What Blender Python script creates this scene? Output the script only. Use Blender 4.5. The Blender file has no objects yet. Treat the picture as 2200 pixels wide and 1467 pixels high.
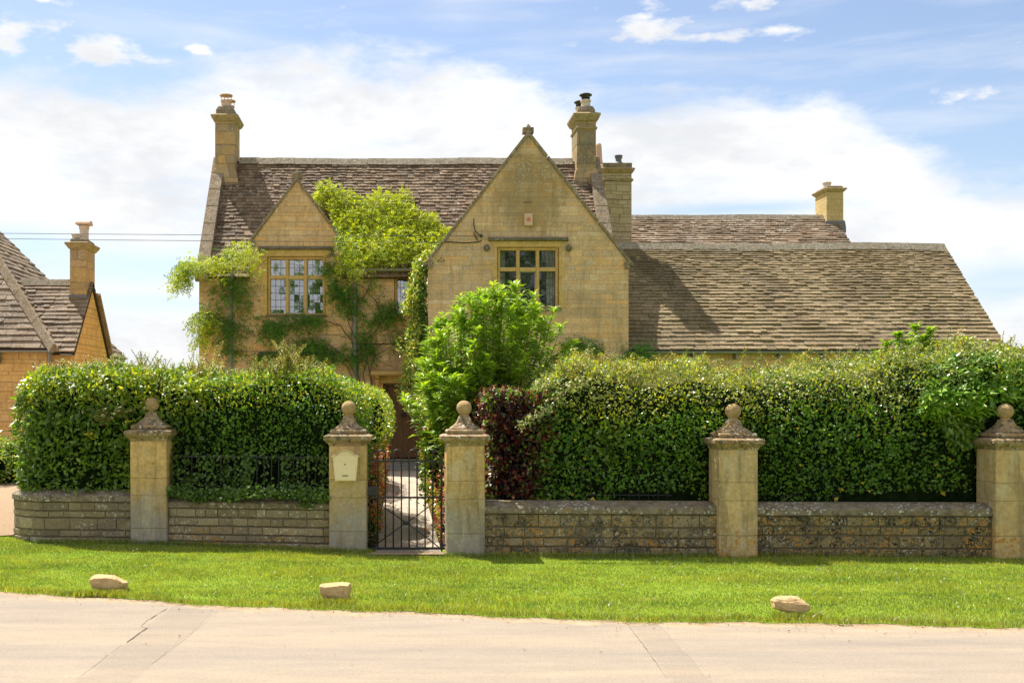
import bpy, math, random
import numpy as np
from mathutils import Vector
from mathutils.geometry import tessellate_polygon

random.seed(11)
rng = np.random.default_rng(7)
R = math.radians
scene = bpy.context.scene
C = scene.collection

# ------------------------------------------------------------------ camera
F = 2400.0            # focal length, measured in pixels of the 2200 px wide photograph
VX, VY = 855.0, 860.0 # vanishing point of the house front's normal
EYE = 1.74
cam = bpy.data.cameras.new('camera')
cam.sensor_width = 36.0
cam.lens = 36.0 * F / 2200.0
cam.shift_x = (1100 - VX) / 2200.0
cam.shift_y = (VY - 733.5) / 2200.0
cam.clip_start = 0.1
cam.clip_end = 2000
co = bpy.data.objects.new('camera', cam)
C.objects.link(co)
co.location = (0, 0, EYE)
co.rotation_euler = (R(90), 0, 0)
scene.camera = co

# ------------------------------------------------------------------ node helper
class NT:
    def __init__(s, tree):
        s.t = tree; s.n = tree.nodes; s.l = tree.links
    def new(s, kind, **kw):
        n = s.n.new(kind)
        for k, v in kw.items(): setattr(n, k, v)
        return n
    def put(s, sock, v):
        if isinstance(v, bpy.types.NodeSocket): s.l.new(v, sock)
        elif v is not None: sock.default_value = v
    def m(s, op, a, b=None, c=None, clamp=False):
        n = s.new('ShaderNodeMath', operation=op); n.use_clamp = clamp
        s.put(n.inputs[0], a)
        if b is not None: s.put(n.inputs[1], b)
        if c is not None: s.put(n.inputs[2], c)
        return n.outputs[0]
    def step(s, x, a, b, lo=0.0, hi=1.0):
        n = s.new('ShaderNodeMapRange'); n.interpolation_type = 'SMOOTHSTEP'
        s.put(n.inputs[0], x); s.put(n.inputs[1], a); s.put(n.inputs[2], b)
        s.put(n.inputs[3], lo); s.put(n.inputs[4], hi)
        return n.outputs[0]
    def xyz(s, x, y, z):
        n = s.new('ShaderNodeCombineXYZ')
        s.put(n.inputs[0], x); s.put(n.inputs[1], y); s.put(n.inputs[2], z)
        return n.outputs[0]
    def sep(s, v):
        n = s.new('ShaderNodeSeparateXYZ'); s.l.new(v, n.inputs[0]); return n.outputs
    def noise(s, vec, scale, detail=4, rough=0.55, dist=0.0, out=0):
        n = s.new('ShaderNodeTexNoise')
        if vec is not None: s.l.new(vec, n.inputs['Vector'])
        n.inputs['Scale'].default_value = scale; n.inputs['Detail'].default_value = detail
        n.inputs['Roughness'].default_value = rough; n.inputs['Distortion'].default_value = dist
        return n.outputs[out]
    def voro(s, vec, scale, feature='F1'):
        n = s.new('ShaderNodeTexVoronoi', feature=feature)
        s.l.new(vec, n.inputs['Vector']); n.inputs['Scale'].default_value = scale
        return n.outputs
    def white(s, vec):
        n = s.new('ShaderNodeTexWhiteNoise', noise_dimensions='3D'); s.l.new(vec, n.inputs['Vector'])
        return n.outputs
    def mix(s, f, a, b, blend='MIX'):
        n = s.new('ShaderNodeMix', data_type='RGBA', blend_type=blend)
        s.put(n.inputs[0], f)
        for i, v in ((6, a), (7, b)):
            if isinstance(v, tuple) and len(v) == 3: v = (*v, 1)
            s.put(n.inputs[i], v)
        return n.outputs[2]
    def ramp(s, f, stops, interp='LINEAR'):
        n = s.new('ShaderNodeValToRGB'); n.color_ramp.interpolation = interp
        e = n.color_ramp.elements
        while len(e) < len(stops): e.new(0.5)
        for el, (p, c) in zip(e, stops):
            el.position = p; el.color = (*c, 1)
        s.put(n.inputs[0], f)
        return n.outputs[0]
    def vm(s, op, a, b):
        n = s.new('ShaderNodeVectorMath', operation=op)
        s.put(n.inputs[0], a); s.put(n.inputs[1], b)
        return n.outputs[0]
    def pos(s):
        return s.new('ShaderNodeNewGeometry').outputs['Position']
    def bump(s, h, strength=0.5, dist=0.02):
        n = s.new('ShaderNodeBump'); n.inputs['Strength'].default_value = strength
        n.inputs['Distance'].default_value = dist; s.l.new(h, n.inputs['Height'])
        return n.outputs[0]

# ------------------------------------------------------------------ sun and sky
SUN = Vector((-0.40, 0.45, 1.0)).normalized()      # towards the sun: behind the house, to the left
elev = math.asin(SUN.z)
az = math.atan2(SUN.x, SUN.y)
sl = bpy.data.lights.new('sun', 'SUN')
sl.energy = 5.0; sl.angle = R(0.5); sl.color = (1.0, 0.95, 0.86)
so = bpy.data.objects.new('sun', sl); C.objects.link(so)
so.rotation_euler = SUN.to_track_quat('Z', 'Y').to_euler()
so.location = (-10, 20, 30)

world = bpy.data.worlds.new('World'); scene.world = world
world.use_nodes = True
w = NT(world.node_tree); w.n.clear()
sky = w.new('ShaderNodeTexSky', sky_type='NISHITA'); sky.sun_disc = False
sky.sun_elevation = elev; sky.sun_rotation = az
sky.air_density = 1.0; sky.dust_density = 0.6; sky.ozone_density = 1.6
d = w.sep(w.new('ShaderNodeTexCoord').outputs['Generated'])
azm = w.m('ARCTAN2', d[0], d[1])
elv = w.m('ARCSINE', d[2])
def pa(x): return math.atan((x - VX) / F)
def pe(y, x=1000): return math.atan((VY - y) / F / math.hypot(1, (x - VX) / F))
cv = w.xyz(w.m('MULTIPLY', azm, 1.0), w.m('MULTIPLY', elv, 2.3), 0.0)
# top of the big cloud bank by azimuth
fc = w.new('ShaderNodeFloatCurve')
w.l.new(w.m('ADD', w.m('MULTIPLY', azm, 1.0), 0.5, clamp=True), fc.inputs['Value'])
cur = fc.mapping.curves[0]
pts = [(-300, 150), (0, 150), (200, 175), (350, 165), (480, 112), (700, 100), (900, 108), (1030, 140), (1200, 185), (1500, 200), (1800, 215), (1950, 290), (2200, 400), (2500, 460)]
pts = [(pa(x) + 0.5, pe(y, x)) for x, y in pts]
while len(cur.points) < len(pts): cur.points.new(0.5, 0.2)
for p, (a, b) in zip(cur.points, pts): p.location = (a, b)
fc.mapping.update()
fb = w.noise(cv, 9, 8, 0.58, 0.4)
fb2 = w.noise(cv, 26, 6, 0.6)
edge = w.m('ADD', w.m('MULTIPLY', w.m('SUBTRACT', fb, 0.5), 0.085), w.m('MULTIPLY', w.m('SUBTRACT', fb2, 0.5), 0.05))
under = w.m('SUBTRACT', w.m('ADD', fc.outputs[0], edge), elv)
bank = w.step(under, -0.012, 0.03)
# streaky gaps of blue low in the bank
sv = w.xyz(w.m('MULTIPLY', azm, 2.2), w.m('MULTIPLY', elv, 17), 3.1)
st = w.noise(sv, 2.2, 6, 0.55, 0.25)
def blob(x, y, rx, ry):
    a = w.m('DIVIDE', w.m('SUBTRACT', azm, pa(x)), rx / F)
    b = w.m('DIVIDE', w.m('SUBTRACT', elv, pe(y, x)), ry / F)
    r2 = w.m('ADD', w.m('MULTIPLY', a, a), w.m('MULTIPLY', b, b))
    return w.m('EXPONENT', w.m('MULTIPLY', r2, -1.0))
gap = blob(330, 575, 330, 40)
for b in ((60, 530, 170, 42), (1560, 450, 210, 16), (2160, 610, 110, 45), (330, 650, 200, 22), (1350, 225, 110, 26)):
    gap = w.m('MAXIMUM', gap, blob(*b))
gap = w.m('MULTIPLY', gap, w.step(st, 0.26, 0.50, 0.30, 1.0))
bank = w.m('MULTIPLY', bank, w.m('SUBTRACT', 1.0, w.m('MULTIPLY', gap, 1.0)), clamp=True)
thin = w.noise(w.xyz(w.m('MULTIPLY', azm, 3.0), w.m('MULTIPLY', elv, 9), 8.3), 2.6, 7, 0.6, 0.5)
bank = w.m('MULTIPLY', bank, w.step(thin, 0.34, 0.52, 0.74, 1.0))
puff = blob(205, 110, 120, 45)
for b in ((10, 70, 50, 40), (1390, 50, 100, 50), (1225, 93, 40, 14), (1530, 78, 90, 14), (1680, 66, 70, 14), (1620, 10, 90, 18), (2070, 205, 60, 26), (90, 0, 60, 12), (430, 105, 40, 12)):
    puff = w.m('MAXIMUM', puff, blob(*b))
puff = w.step(w.m('ADD', w.m('MULTIPLY', puff, 1.1), w.m('ADD', w.m('MULTIPLY', w.m('SUBTRACT', fb2, 0.5), 3.4), w.m('MULTIPLY', w.m('SUBTRACT', fb, 0.5), 1.6))), 0.45, 1.35)
cirrus = w.m('MULTIPLY', w.step(st, 0.42, 0.75), 0.36)
# rest of the sky (behind the camera, high up): broken cloud from a 3D noise
gn = w.noise(w.new('ShaderNodeTexCoord').outputs['Generated'], 3.2, 6, 0.55)
high = w.step(elv, 0.40, 0.6)
back = w.step(w.m('ABSOLUTE', azm), 0.6, 0.9)
other = w.m('MULTIPLY', w.m('MAXIMUM', high, back), w.step(gn, 0.42, 0.60))
mask = w.m('MAXIMUM', w.m('MAXIMUM', bank, puff), w.m('MAXIMUM', other, cirrus))
shade = w.noise(cv, 6, 5, 0.5)
ccol = w.mix(w.step(w.m('ADD', w.m('MULTIPLY', shade, 0.7), w.m('MULTIPLY', fb2, 0.3)), 0.42, 0.64), (7.0, 7.0, 7.05), (5.6, 5.72, 5.9))
clear = w.mix(1.0, sky.outputs[0], (1.22, 1.12, 1.08), 'MULTIPLY')
low = w.step(elv, 0.0, 0.30, 0.50, 0.0)
clear = w.mix(low, clear, (3.6, 4.8, 6.2))
skyc = w.mix(mask, clear, ccol)
bg = w.new('ShaderNodeBackground'); bg.inputs['Strength'].default_value = 0.085
w.l.new(skyc, bg.inputs['Color'])
wo = w.new('ShaderNodeOutputWorld'); w.l.new(bg.outputs[0], wo.inputs[0])

scene.view_settings.view_transform = 'Standard'
scene.view_settings.look = 'None'
scene.view_settings.exposure = 0.85
scene.view_settings.gamma = 1.0

# ------------------------------------------------------------------ coordinates
def X(px, D): return (px - VX) / F * D
def Z(py, D): return EYE - (py - VY) / F * D
def P(px, py, D): return (X(px, D), D, Z(py, D))

def lerp_tab(x, tab):
    return np.interp(x, [t[0] for t in tab], [t[1] for t in tab])
EDGE = [(-40, 12.2), (-9, 11.2), (-3.67, 10.3), (-1.7, 9.6), (-0.4, 9.38), (0.95, 9.03), (2.5, 8.85), (3.9, 8.75), (4.9, 8.66), (12, 8.3), (40, 7.0)]
def edge_y(x): return lerp_tab(x, EDGE)
def ground_z(x, y):
    a = np.clip((0.5 - x) / 3.5, 0, 1.15); b = np.clip((y - edge_y(x)) / 2.0, 0, 1)
    return 0.065 * a * b + 0.012 * np.clip((y - edge_y(x)) / .3, 0, 1)

# ------------------------------------------------------------------ objects helpers
ORI = {}
def org(o): return ORI.get(o.name, Vector((0, 0, 0)))
def put(o, parent, loc):
    C.objects.link(o)
    loc = Vector(loc); ORI[o.name] = loc
    if parent is not None:
        o.parent = parent; o.location = loc - org(parent)
    else: o.location = loc
    return o
def tag(o, label=None, cat=None, group=None, kind=None):
    if label: o['label'] = label
    if cat: o['category'] = cat
    if group: o['group'] = group
    if kind: o['kind'] = kind
    return o
def thing(name, loc, label, cat, group=None):
    o = bpy.data.objects.new(name, None); o.empty_display_size = 0.2
    put(o, None, loc)
    return tag(o, label, cat, group)
def moved_copy(root, loc, label):
    def cp(o, par):
        c = o.copy(); C.objects.link(c)
        if par is not None: c.parent = par
        for ch in [k for k in bpy.data.objects if k.parent == o]: cp(ch, c)
        return c
    r = cp(root, None); r.location = loc; ORI[r.name] = Vector(loc); r['label'] = label
    return r

class MB:
    def __init__(s): s.v = []; s.f = []; s.mi = []; s.cur = 0
    def add(s, vs, fs):
        b = len(s.v); s.v += [tuple(v) for v in vs]
        for f in fs: s.f.append([b + i for i in f]); s.mi.append(s.cur)
    def box(s, x0, x1, y0, y1, z0, z1):
        vs = [(x, y, z) for x in (x0, x1) for y in (y0, y1) for z in (z0, z1)]
        s.add(vs, [(0, 1, 3, 2), (4, 6, 7, 5), (0, 4, 5, 1), (2, 3, 7, 6), (0, 2, 6, 4), (1, 5, 7, 3)])
    def beam(s, p0, p1, wd, h, up=(0, 0, 1), chamfer=0):
        p0 = Vector(p0); p1 = Vector(p1); d = (p1 - p0).normalized(); up = Vector(up)
        sd = d.cross(up).normalized(); u = sd.cross(d)
        vs = []
        for p in (p0, p1):
            for a, b in ((-1, -1), (1, -1), (1, 1), (-1, 1)): vs.append(p + sd * a * wd / 2 + u * b * h / 2)
        s.add(vs, [(0, 1, 2, 3), (7, 6, 5, 4), (0, 4, 5, 1), (1, 5, 6, 2), (2, 6, 7, 3), (3, 7, 4, 0)])
    def tube(s, pts, r, n=8, cap=True):
        pts = [Vector(p) for p in pts]; rr = r if isinstance(r, (list, tuple)) else [r] * len(pts)
        rings = []; b = len(s.v); prev = None
        for i, p in enumerate(pts):
            d = (pts[min(i + 1, len(pts) - 1)] - pts[max(i - 1, 0)]).normalized()
            if prev is None:
                a = Vector((0, 0, 1)) if abs(d.z) < 0.9 else Vector((1, 0, 0))
                u = d.cross(a).normalized()
            else: u = (prev - d * prev.dot(d)).normalized()
            prev = u; v = d.cross(u)
            for k in range(n):
                t = 2 * math.pi * k / n; s.v.append(tuple(p + (u * math.cos(t) + v * math.sin(t)) * rr[i]))
        for i in range(len(pts) - 1):
            for k in range(n):
                k2 = (k + 1) % n
                s.f.append([b + i * n + k, b + i * n + k2, b + (i + 1) * n + k2, b + (i + 1) * n + k]); s.mi.append(s.cur)
        if cap:
            s.f.append([b + k for k in range(n)][::-1]); s.f.append([b + (len(pts) - 1) * n + k for k in range(n)]); s.mi += [s.cur] * 2
    def loft(s, cx, cy, secs, cap=True):
        """rectangular sections (hx, hy, z[, dx, dy])"""
        b = len(s.v)
        for q in secs:
            hx, hy, z = q[:3]; dx, dy = (q[3], q[4]) if len(q) > 3 else (0, 0)
            for a, c in ((-1, -1), (1, -1), (1, 1), (-1, 1)): s.v.append((cx + dx + a * hx, cy + dy + c * hy, z))
        for i in range(len(secs) - 1):
            for k in range(4):
                k2 = (k + 1) % 4; s.f.append([b + i * 4 + k, b + i * 4 + k2, b + i * 4 + 4 + k2, b + i * 4 + 4 + k]); s.mi.append(s.cur)
        if cap:
            s.f.append([b + 3, b + 2, b + 1, b]); t = b + 4 * (len(secs) - 1); s.f.append([t, t + 1, t + 2, t + 3]); s.mi += [s.cur] * 2
    def lathe(s, cx, cy, prof, n=16, cap=True):
        b = len(s.v)
        for r, z in prof:
            for k in range(n):
                t = 2 * math.pi * k / n; s.v.append((cx + r * math.cos(t), cy + r * math.sin(t), z))
        for i in range(len(prof) - 1):
            for k in range(n):
                k2 = (k + 1) % n; s.f.append([b + i * n + k, b + i * n + k2, b + i * n + n + k2, b + i * n + n + k]); s.mi.append(s.cur)
        if cap:
            s.f.append([b + k for k in range(n)][::-1]); t = b + n * (len(prof) - 1); s.f.append([t + k for k in range(n)]); s.mi += [s.cur] * 2
    def prism(s, poly, f3a, f3b):
        """2D polygon mapped by two functions (front, back)"""
        n = len(poly); b = len(s.v)
        s.v += [tuple(f3a(*p)) for p in poly] + [tuple(f3b(*p)) for p in poly]
        s.f.append([b + i for i in range(n)]); s.f.append([b + n + i for i in range(n)][::-1])
        for i in range(n):
            j = (i + 1) % n; s.f.append([b + i, b + j, b + n + j, b + n + i])
        s.mi += [s.cur] * (n + 2)
    def face_holes(s, outline, holes, f3):
        loops = [[Vector((a, b, 0)) for a, b in outline]] + [[Vector((a, b, 0)) for a, b in h] for h in holes]
        tr = tessellate_polygon(loops); flat = [p for l in loops for p in l]; b = len(s.v)
        s.v += [tuple(f3(p.x, p.y)) for p in flat]
        for t in tr: s.f.append([b + i for i in t]); s.mi.append(s.cur)
    def build(s, name, mats, parent=None, label=None, smooth=False, bevel=0, at=None, kind=None):
        me = bpy.data.meshes.new(name)
        v = np.array(s.v)
        lo, hi = v.min(0), v.max(0)
        o0 = Vector(at) if at else Vector(((lo[0] + hi[0]) / 2, (lo[1] + hi[1]) / 2, lo[2]))
        me.from_pydata([tuple(Vector(p) - o0) for p in s.v], [], s.f); 
        mats = mats if isinstance(mats, list) else [mats]
        for m in mats: me.materials.append(m)
        if any(s.mi): me.polygons.foreach_set('material_index', s.mi)
        if smooth: me.polygons.foreach_set('use_smooth', [True] * len(me.polygons))
        me.update()
        o = bpy.data.objects.new(name, me); put(o, parent, o0)
        if bevel:
            b = o.modifiers.new('bevel', 'BEVEL'); b.width = bevel; b.segments = 2; b.limit_method = 'ANGLE'; b.angle_limit = R(40)
        if label: o['label'] = label
        if kind: o['kind'] = kind
        return o

# ------------------------------------------------------------------ materials
def base_mat(name, col=None, rough=0.8, bump=None, metal=0.0, spec=0.3):
    m = bpy.data.materials.new(name); m.use_nodes = True
    n = NT(m.node_tree); b = m.node_tree.nodes['Principled BSDF']
    b.inputs['Roughness'].default_value = rough; b.inputs['Metallic'].default_value = metal
    b.inputs['Specular IOR Level'].default_value = spec
    return m, n, b

def speckle(n, p, col, c, scale, thr, gate_scale, gate_lo, gate_hi, amount=1.0, gate=None):
    """round lichen spots of colour c gathered where a broad noise is high"""
    v = n.voro(n.vm('ADD', p, n.vm('MULTIPLY', n.noise(p, scale * 1.5, 2, out=1), (0.7 / scale,) * 3)), scale)
    r = n.white(v['Position'])[0]
    thr_r = n.m('MULTIPLY', r, thr)
    spot = n.m('LESS_THAN', v['Distance'], thr_r)
    g = n.step(n.noise(p, gate_scale, 3), gate_lo, gate_hi)
    f = n.m('MULTIPLY', spot, g)
    if gate is not None: f = n.m('MULTIPLY', f, gate)
    return n.mix(n.m('MULTIPLY', f, amount), col, c)

def ashlar(name, cols, h=0.14, wd=0.36, mortar=(0.30, 0.23, 0.13), mw=0.005, mstr=0.6, stain=(0.16, 0.13, 0.06), stain_amt=0.35,
           white=0.0, orange=0.0, black=0.0, base_grey=None, spot=None, bump=0.5, soft=1.0, orange_top=9.0, island=False, streak=0.0, fine_c=0.2):
    m, n, b = base_mat(name, rough=0.9, spec=0.15)
    p = n.pos(); q = n.sep(p)
    wob = n.m('MULTIPLY', n.m('SUBTRACT', n.noise(p, 3.0, 2), 0.5), 0.03)
    wob2 = n.m('MULTIPLY', n.m('SUBTRACT', n.noise(p, 14.0, 2), 0.5), 0.012)
    u = n.m('ADD', n.m('ADD', q[0], q[1]), n.m('ADD', wob, wob2)); v = n.m('ADD', n.m('ADD', q[2], wob2), wob)
    # courses of two alternating heights
    vv = n.m('DIVIDE', v, h); vv = n.m('ADD', vv, n.m('MULTIPLY', n.m('SINE', n.m('MULTIPLY', vv, 2.7)), 0.22))
    row = n.m('FLOOR', vv); fv = n.m('FRACT', vv)
    rr = n.white(n.xyz(row, 3.3, 7.7))[0]
    uu = n.m('ADD', n.m('DIVIDE', u, n.m('MULTIPLY', n.m('ADD', rr, 0.62), wd)), n.m('MULTIPLY', rr, 31.7))
    uu = n.m('ADD', uu, n.m('MULTIPLY', n.m('SINE', n.m('ADD', n.m('MULTIPLY', uu, 2.3), n.m('MULTIPLY', row, 1.9))), 0.30))
    cell = n.m('FLOOR', uu); fu = n.m('FRACT', uu)
    du = n.m('MULTIPLY', n.m('MINIMUM', fu, n.m('SUBTRACT', 1.0, fu)), wd)
    dv = n.m('MULTIPLY', n.m('MINIMUM', fv, n.m('SUBTRACT', 1.0, fv)), h)
    joint = n.step(n.m('MINIMUM', du, dv), mw * 0.5, mw * 1.6, 1.0, 0.0)
    wn = n.white(n.xyz(row, cell, 1.0))
    if island:
        joint = 0.0; wn = [n.new('ShaderNodeNewGeometry').outputs['Random Per Island']]
    stops = [(i / max(1, len(cols) - 1), c) for i, c in enumerate(cols)]
    col = n.ramp(wn[0], stops)
    big = n.noise(p, 0.9, 5, 0.6); fine = n.noise(p, 22, 5, 0.65); mid = n.noise(p, 5, 4, 0.6)
    col = n.mix(1.0, col, n.ramp(fine, [(0.25, (1 - fine_c, 0.99 - fine_c, 0.97 - fine_c)), (0.75, (1 + fine_c, 1 + fine_c, 0.98 + fine_c))]), 'MULTIPLY')
    col = n.mix(n.m('MULTIPLY', n.step(n.m('ADD', big, n.m('MULTIPLY', n.m('SUBTRACT', mid, 0.5), 0.7)), 0.45, 0.72), stain_amt), col, stain)
    if spot:
        (cx, cz, rx, rz, sc, amt) = spot
        a = n.m('DIVIDE', n.m('SUBTRACT', q[0], cx), rx); c2 = n.m('DIVIDE', n.m('SUBTRACT', q[2], cz), rz)
        r2 = n.m('ADD', n.m('MULTIPLY', a, a), n.m('MULTIPLY', c2, c2))
        g = n.step(n.m('ADD', r2, n.m('MULTIPLY', n.m('SUBTRACT', mid, 0.5), 2.2)), 0.25, 1.15, amt, 0.0)
        col = n.mix(n.m('MULTIPLY', g, n.step(fine, 0.3, 0.6, 0.6, 1.0)), col, sc)
    if base_grey:
        gc, z0, z1 = base_grey
        g = n.m('MULTIPLY', n.step(n.m('ADD', q[2], n.m('MULTIPLY', n.m('SUBTRACT', mid, 0.5), 1.1)), z0, z1, 0.85, 0.0), n.step(fine, 0.25, 0.65, 0.55, 1.0))
        col = n.mix(g, col, gc)
    if streak:
        sn = n.noise(n.vm('MULTIPLY', p, (7, 7, 0.9)), 1.0, 5, 0.65)
        col = n.mix(n.m('MULTIPLY', n.step(sn, 0.48, 0.66), streak), col, (0.13, 0.105, 0.06))
        sn = n.noise(n.vm('MULTIPLY', n.vm('ADD', p, (3, 3, 3)), (3, 3, 1.6)), 1.6, 6, 0.7)
        col = n.mix(n.m('MULTIPLY', n.step(sn, 0.52, 0.68), streak * 0.9), col, (0.62, 0.54, 0.36))
    if not island: col = n.mix(n.m('MULTIPLY', joint, mstr), col, mortar)
    if black: 
        col = n.mix(n.m('MULTIPLY', n.step(n.noise(p, 5, 8, 0.78), 0.47, 0.60), black * 0.85), col, (0.022, 0.02, 0.016))
        col = n.mix(n.m('MULTIPLY', n.step(n.noise(n.vm('ADD', p, (5, 5, 5)), 30, 3, 0.7), 0.56, 0.64), black), col, (0.02, 0.018, 0.014))
    if orange:
        g = n.step(n.m('ADD', q[2], n.m('MULTIPLY', n.m('SUBTRACT', mid, 0.5), 0.5)), orange_top * 0.5, orange_top * 1.1, 1.0, 0.0)
        col = speckle(n, p, col, (0.50, 0.22, 0.03), 22, 0.62, 2.2, 0.44, 0.58, orange, g)
        col = speckle(n, p, col, (0.52, 0.30, 0.07), 48, 0.6, 3.0, 0.38, 0.55, orange, g)
    if white:
        col = speckle(n, p, col, (0.68, 0.66, 0.58), 24, 0.42, 1.5, 0.42, 0.58, white)
        col = speckle(n, p, col, (0.50, 0.47, 0.38), 60, 0.45, 2.5, 0.42, 0.60, white)
    n.put(b.inputs['Base Color'], col)
    hh = n.m('ADD', n.m('MULTIPLY', joint, -0.8), n.m('ADD', n.m('MULTIPLY', fine, 0.5), n.m('MULTIPLY', wn[0], 0.35 * soft)))
    n.put(b.inputs['Normal'], n.bump(hh, bump, 0.02))
    return m

def stone(name, col, var=0.25, scale=6, lichen=0.0, orange=0.0, dark=0.0, bump=0.5, rough=0.9):
    m, n, b = base_mat(name, rough=rough, spec=0.15)
    p = n.pos(); f = n.noise(p, scale, 6, 0.65); g = n.noise(p, scale * 6, 4, 0.6)
    c0 = tuple(x * (1 - var) for x in col); c1 = tuple(min(1, x * (1 + var)) for x in col)
    c = n.ramp(f, [(0.3, c0), (0.7, c1)])
    c = n.mix(1.0, c, n.ramp(g, [(0.3, (0.82,) * 3), (0.7, (1.15,) * 3)]), 'MULTIPLY')
    if dark: c = n.mix(n.m('MULTIPLY', n.step(n.noise(p, scale * 1.7, 6, 0.7), 0.48, 0.62), dark), c, (0.05, 0.045, 0.035))
    if orange: c = speckle(n, p, c, (0.45, 0.22, 0.04), 28, 0.55, 4, 0.45, 0.6, orange)
    if lichen: c = speckle(n, p, c, (0.58, 0.55, 0.47), 30, 0.5, 3, 0.42, 0.58, lichen)
    n.put(b.inputs['Base Color'], c); n.put(b.inputs['Normal'], n.bump(n.m('ADD', f, n.m('MULTIPLY', g, 0.5)), bump, 0.02))
    return m

def tiles_mat(name, cols, lichen=0.5, moss=0.0):
    m, n, b = base_mat(name, rough=0.8, spec=0.25)
    p = n.pos(); r = n.new('ShaderNodeNewGeometry').outputs['Random Per Island']
    c = n.ramp(r, [(i / (len(cols) - 1), q) for i, q in enumerate(cols)])
    f = n.noise(p, 18, 5, 0.65); g = n.noise(p, 0.8, 4, 0.6)
    c = n.mix(1.0, c, n.ramp(f, [(0.3, (0.72,) * 3), (0.7, (1.25,) * 3)]), 'MULTIPLY')
    c = n.mix(n.step(n.m('ADD', g, n.m('MULTIPLY', n.m('SUBTRACT', n.noise(p, 5, 5, 0.7), 0.5), 0.5)), 0.46, 0.62, 0.0, 0.55), c, tuple(x * 0.55 for x in cols[0]))
    if moss: c = n.mix(n.m('MULTIPLY', n.step(n.noise(p, 3, 5, 0.7), 0.5, 0.65), moss), c, (0.16, 0.17, 0.05))
    if lichen:
        c = speckle(n, p, c, (0.62, 0.60, 0.55), 16, 0.42, 1.2, 0.40, 0.62, lichen)
        c = speckle(n, p, c, (0.50, 0.46, 0.38), 38, 0.5, 2.5, 0.38, 0.60, lichen)
    n.put(b.inputs['Base Color'], c); n.put(b.inputs['Normal'], n.bump(f, 0.6, 0.02))
    return m

def leaf_mat(name, cols, trans=0.45, gloss=0.10, rough=0.35, tcol=(1.35, 1.3, 0.4), kr=1.8, kg=1.6):
    m = bpy.data.materials.new(name); m.use_nodes = True
    n = NT(m.node_tree); n.n.clear()
    r = n.new('ShaderNodeNewGeometry').outputs['Random Per Island']
    cols = [(q[0] * kr, q[1] * kg, q[2]) for q in cols]
    c = n.ramp(r, [(i / (len(cols) - 1), q) for i, q in enumerate(cols)])
    big = n.noise(n.pos(), 2.2, 3)
    c = n.mix(1.0, c, n.ramp(big, [(0.3, (0.75, 0.80, 0.8)), (0.7, (1.2, 1.15, 1.0))]), 'MULTIPLY')
    df = n.new('ShaderNodeBsdfDiffuse'); n.put(df.inputs[0], c)
    tr = n.new('ShaderNodeBsdfTranslucent'); n.put(tr.inputs[0], n.mix(1.0, c, tcol, 'MULTIPLY'))
    gl = n.new('ShaderNodeBsdfGlossy'); gl.inputs[0].default_value = (1, 0.97, 0.85, 1); gl.inputs['Roughness'].default_value = rough + 0.12
    m1 = n.new('ShaderNodeMixShader'); m1.inputs[0].default_value = trans; n.l.new(df.outputs[0], m1.inputs[1]); n.l.new(tr.outputs[0], m1.inputs[2])
    fr = n.new('ShaderNodeFresnel'); fr.inputs[0].default_value = 1.4
    m2 = n.new('ShaderNodeMixShader'); n.put(m2.inputs[0], n.m('ADD', n.m('MULTIPLY', fr.outputs[0], 0.35), gloss * 0.22, clamp=True))
    n.l.new(m1.outputs[0], m2.inputs[1]); n.l.new(gl.outputs[0], m2.inputs[2])
    o = n.new('ShaderNodeOutputMaterial'); n.l.new(m2.outputs[0], o.inputs[0])
    return m

def plain(name, col, rough=0.6, metal=0.0, spec=0.4, var=0.15, scale=20, bump=0.15):
    m, n, b = base_mat(name, rough=rough, metal=metal, spec=spec)
    p = n.pos(); f = n.noise(p, scale, 4, 0.6)
    n.put(b.inputs['Base Color'], n.ramp(f, [(0.3, tuple(x * (1 - var) for x in col)), (0.7, tuple(min(1, x * (1 + var)) for x in col))]))
    n.put(b.inputs['Normal'], n.bump(f, bump, 0.01))
    return m

HCOL = [(0.57, 0.37, 0.19), (0.67, 0.43, 0.215), (0.73, 0.455, 0.215), (0.60, 0.39, 0.21), (0.76, 0.52, 0.29), (0.76, 0.43, 0.17), (0.59, 0.405, 0.245)]
M = {}
M['house'] = ashlar('cottage stone', HCOL, 0.125, 0.36, (0.36, 0.25, 0.13), 0.004, 0.42, stain=(0.36, 0.25, 0.12), stain_amt=0.42, white=0.25, bump=0.6, streak=0.24, fine_c=0.26)
M['gable'] = ashlar('gable stone', [(0.57, 0.375, 0.215), (0.68, 0.44, 0.24), (0.73, 0.455, 0.215), (0.60, 0.405, 0.25), (0.77, 0.53, 0.32), (0.77, 0.44, 0.18), (0.61, 0.42, 0.27)], 0.115, 0.34, (0.34, 0.24, 0.13), 0.004, 0.42,
    stain=(0.36, 0.255, 0.13), stain_amt=0.45, white=0.5, streak=0.26, fine_c=0.28, spot=(3.2, 6.7, 0.95, 1.15, (0.27, 0.185, 0.075), 0.7), bump=0.5)
M['dressed'] = stone('dressed stone', (0.58, 0.38, 0.14), 0.15, 3, bump=0.2)
M['hood'] = stone('weathered hood stone', (0.17, 0.14, 0.09), 0.35, 12, lichen=0.5)
M['coping'] = stone('roof coping stone', (0.28, 0.21, 0.135), 0.3, 8, lichen=0.6, dark=0.35)
M['ridge'] = stone('ridge stone', (0.34, 0.28, 0.20), 0.3, 9, lichen=0.7, dark=0.4)
M['mortar'] = stone('lime mortar', (0.5, 0.43, 0.33), 0.15, 12)
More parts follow.
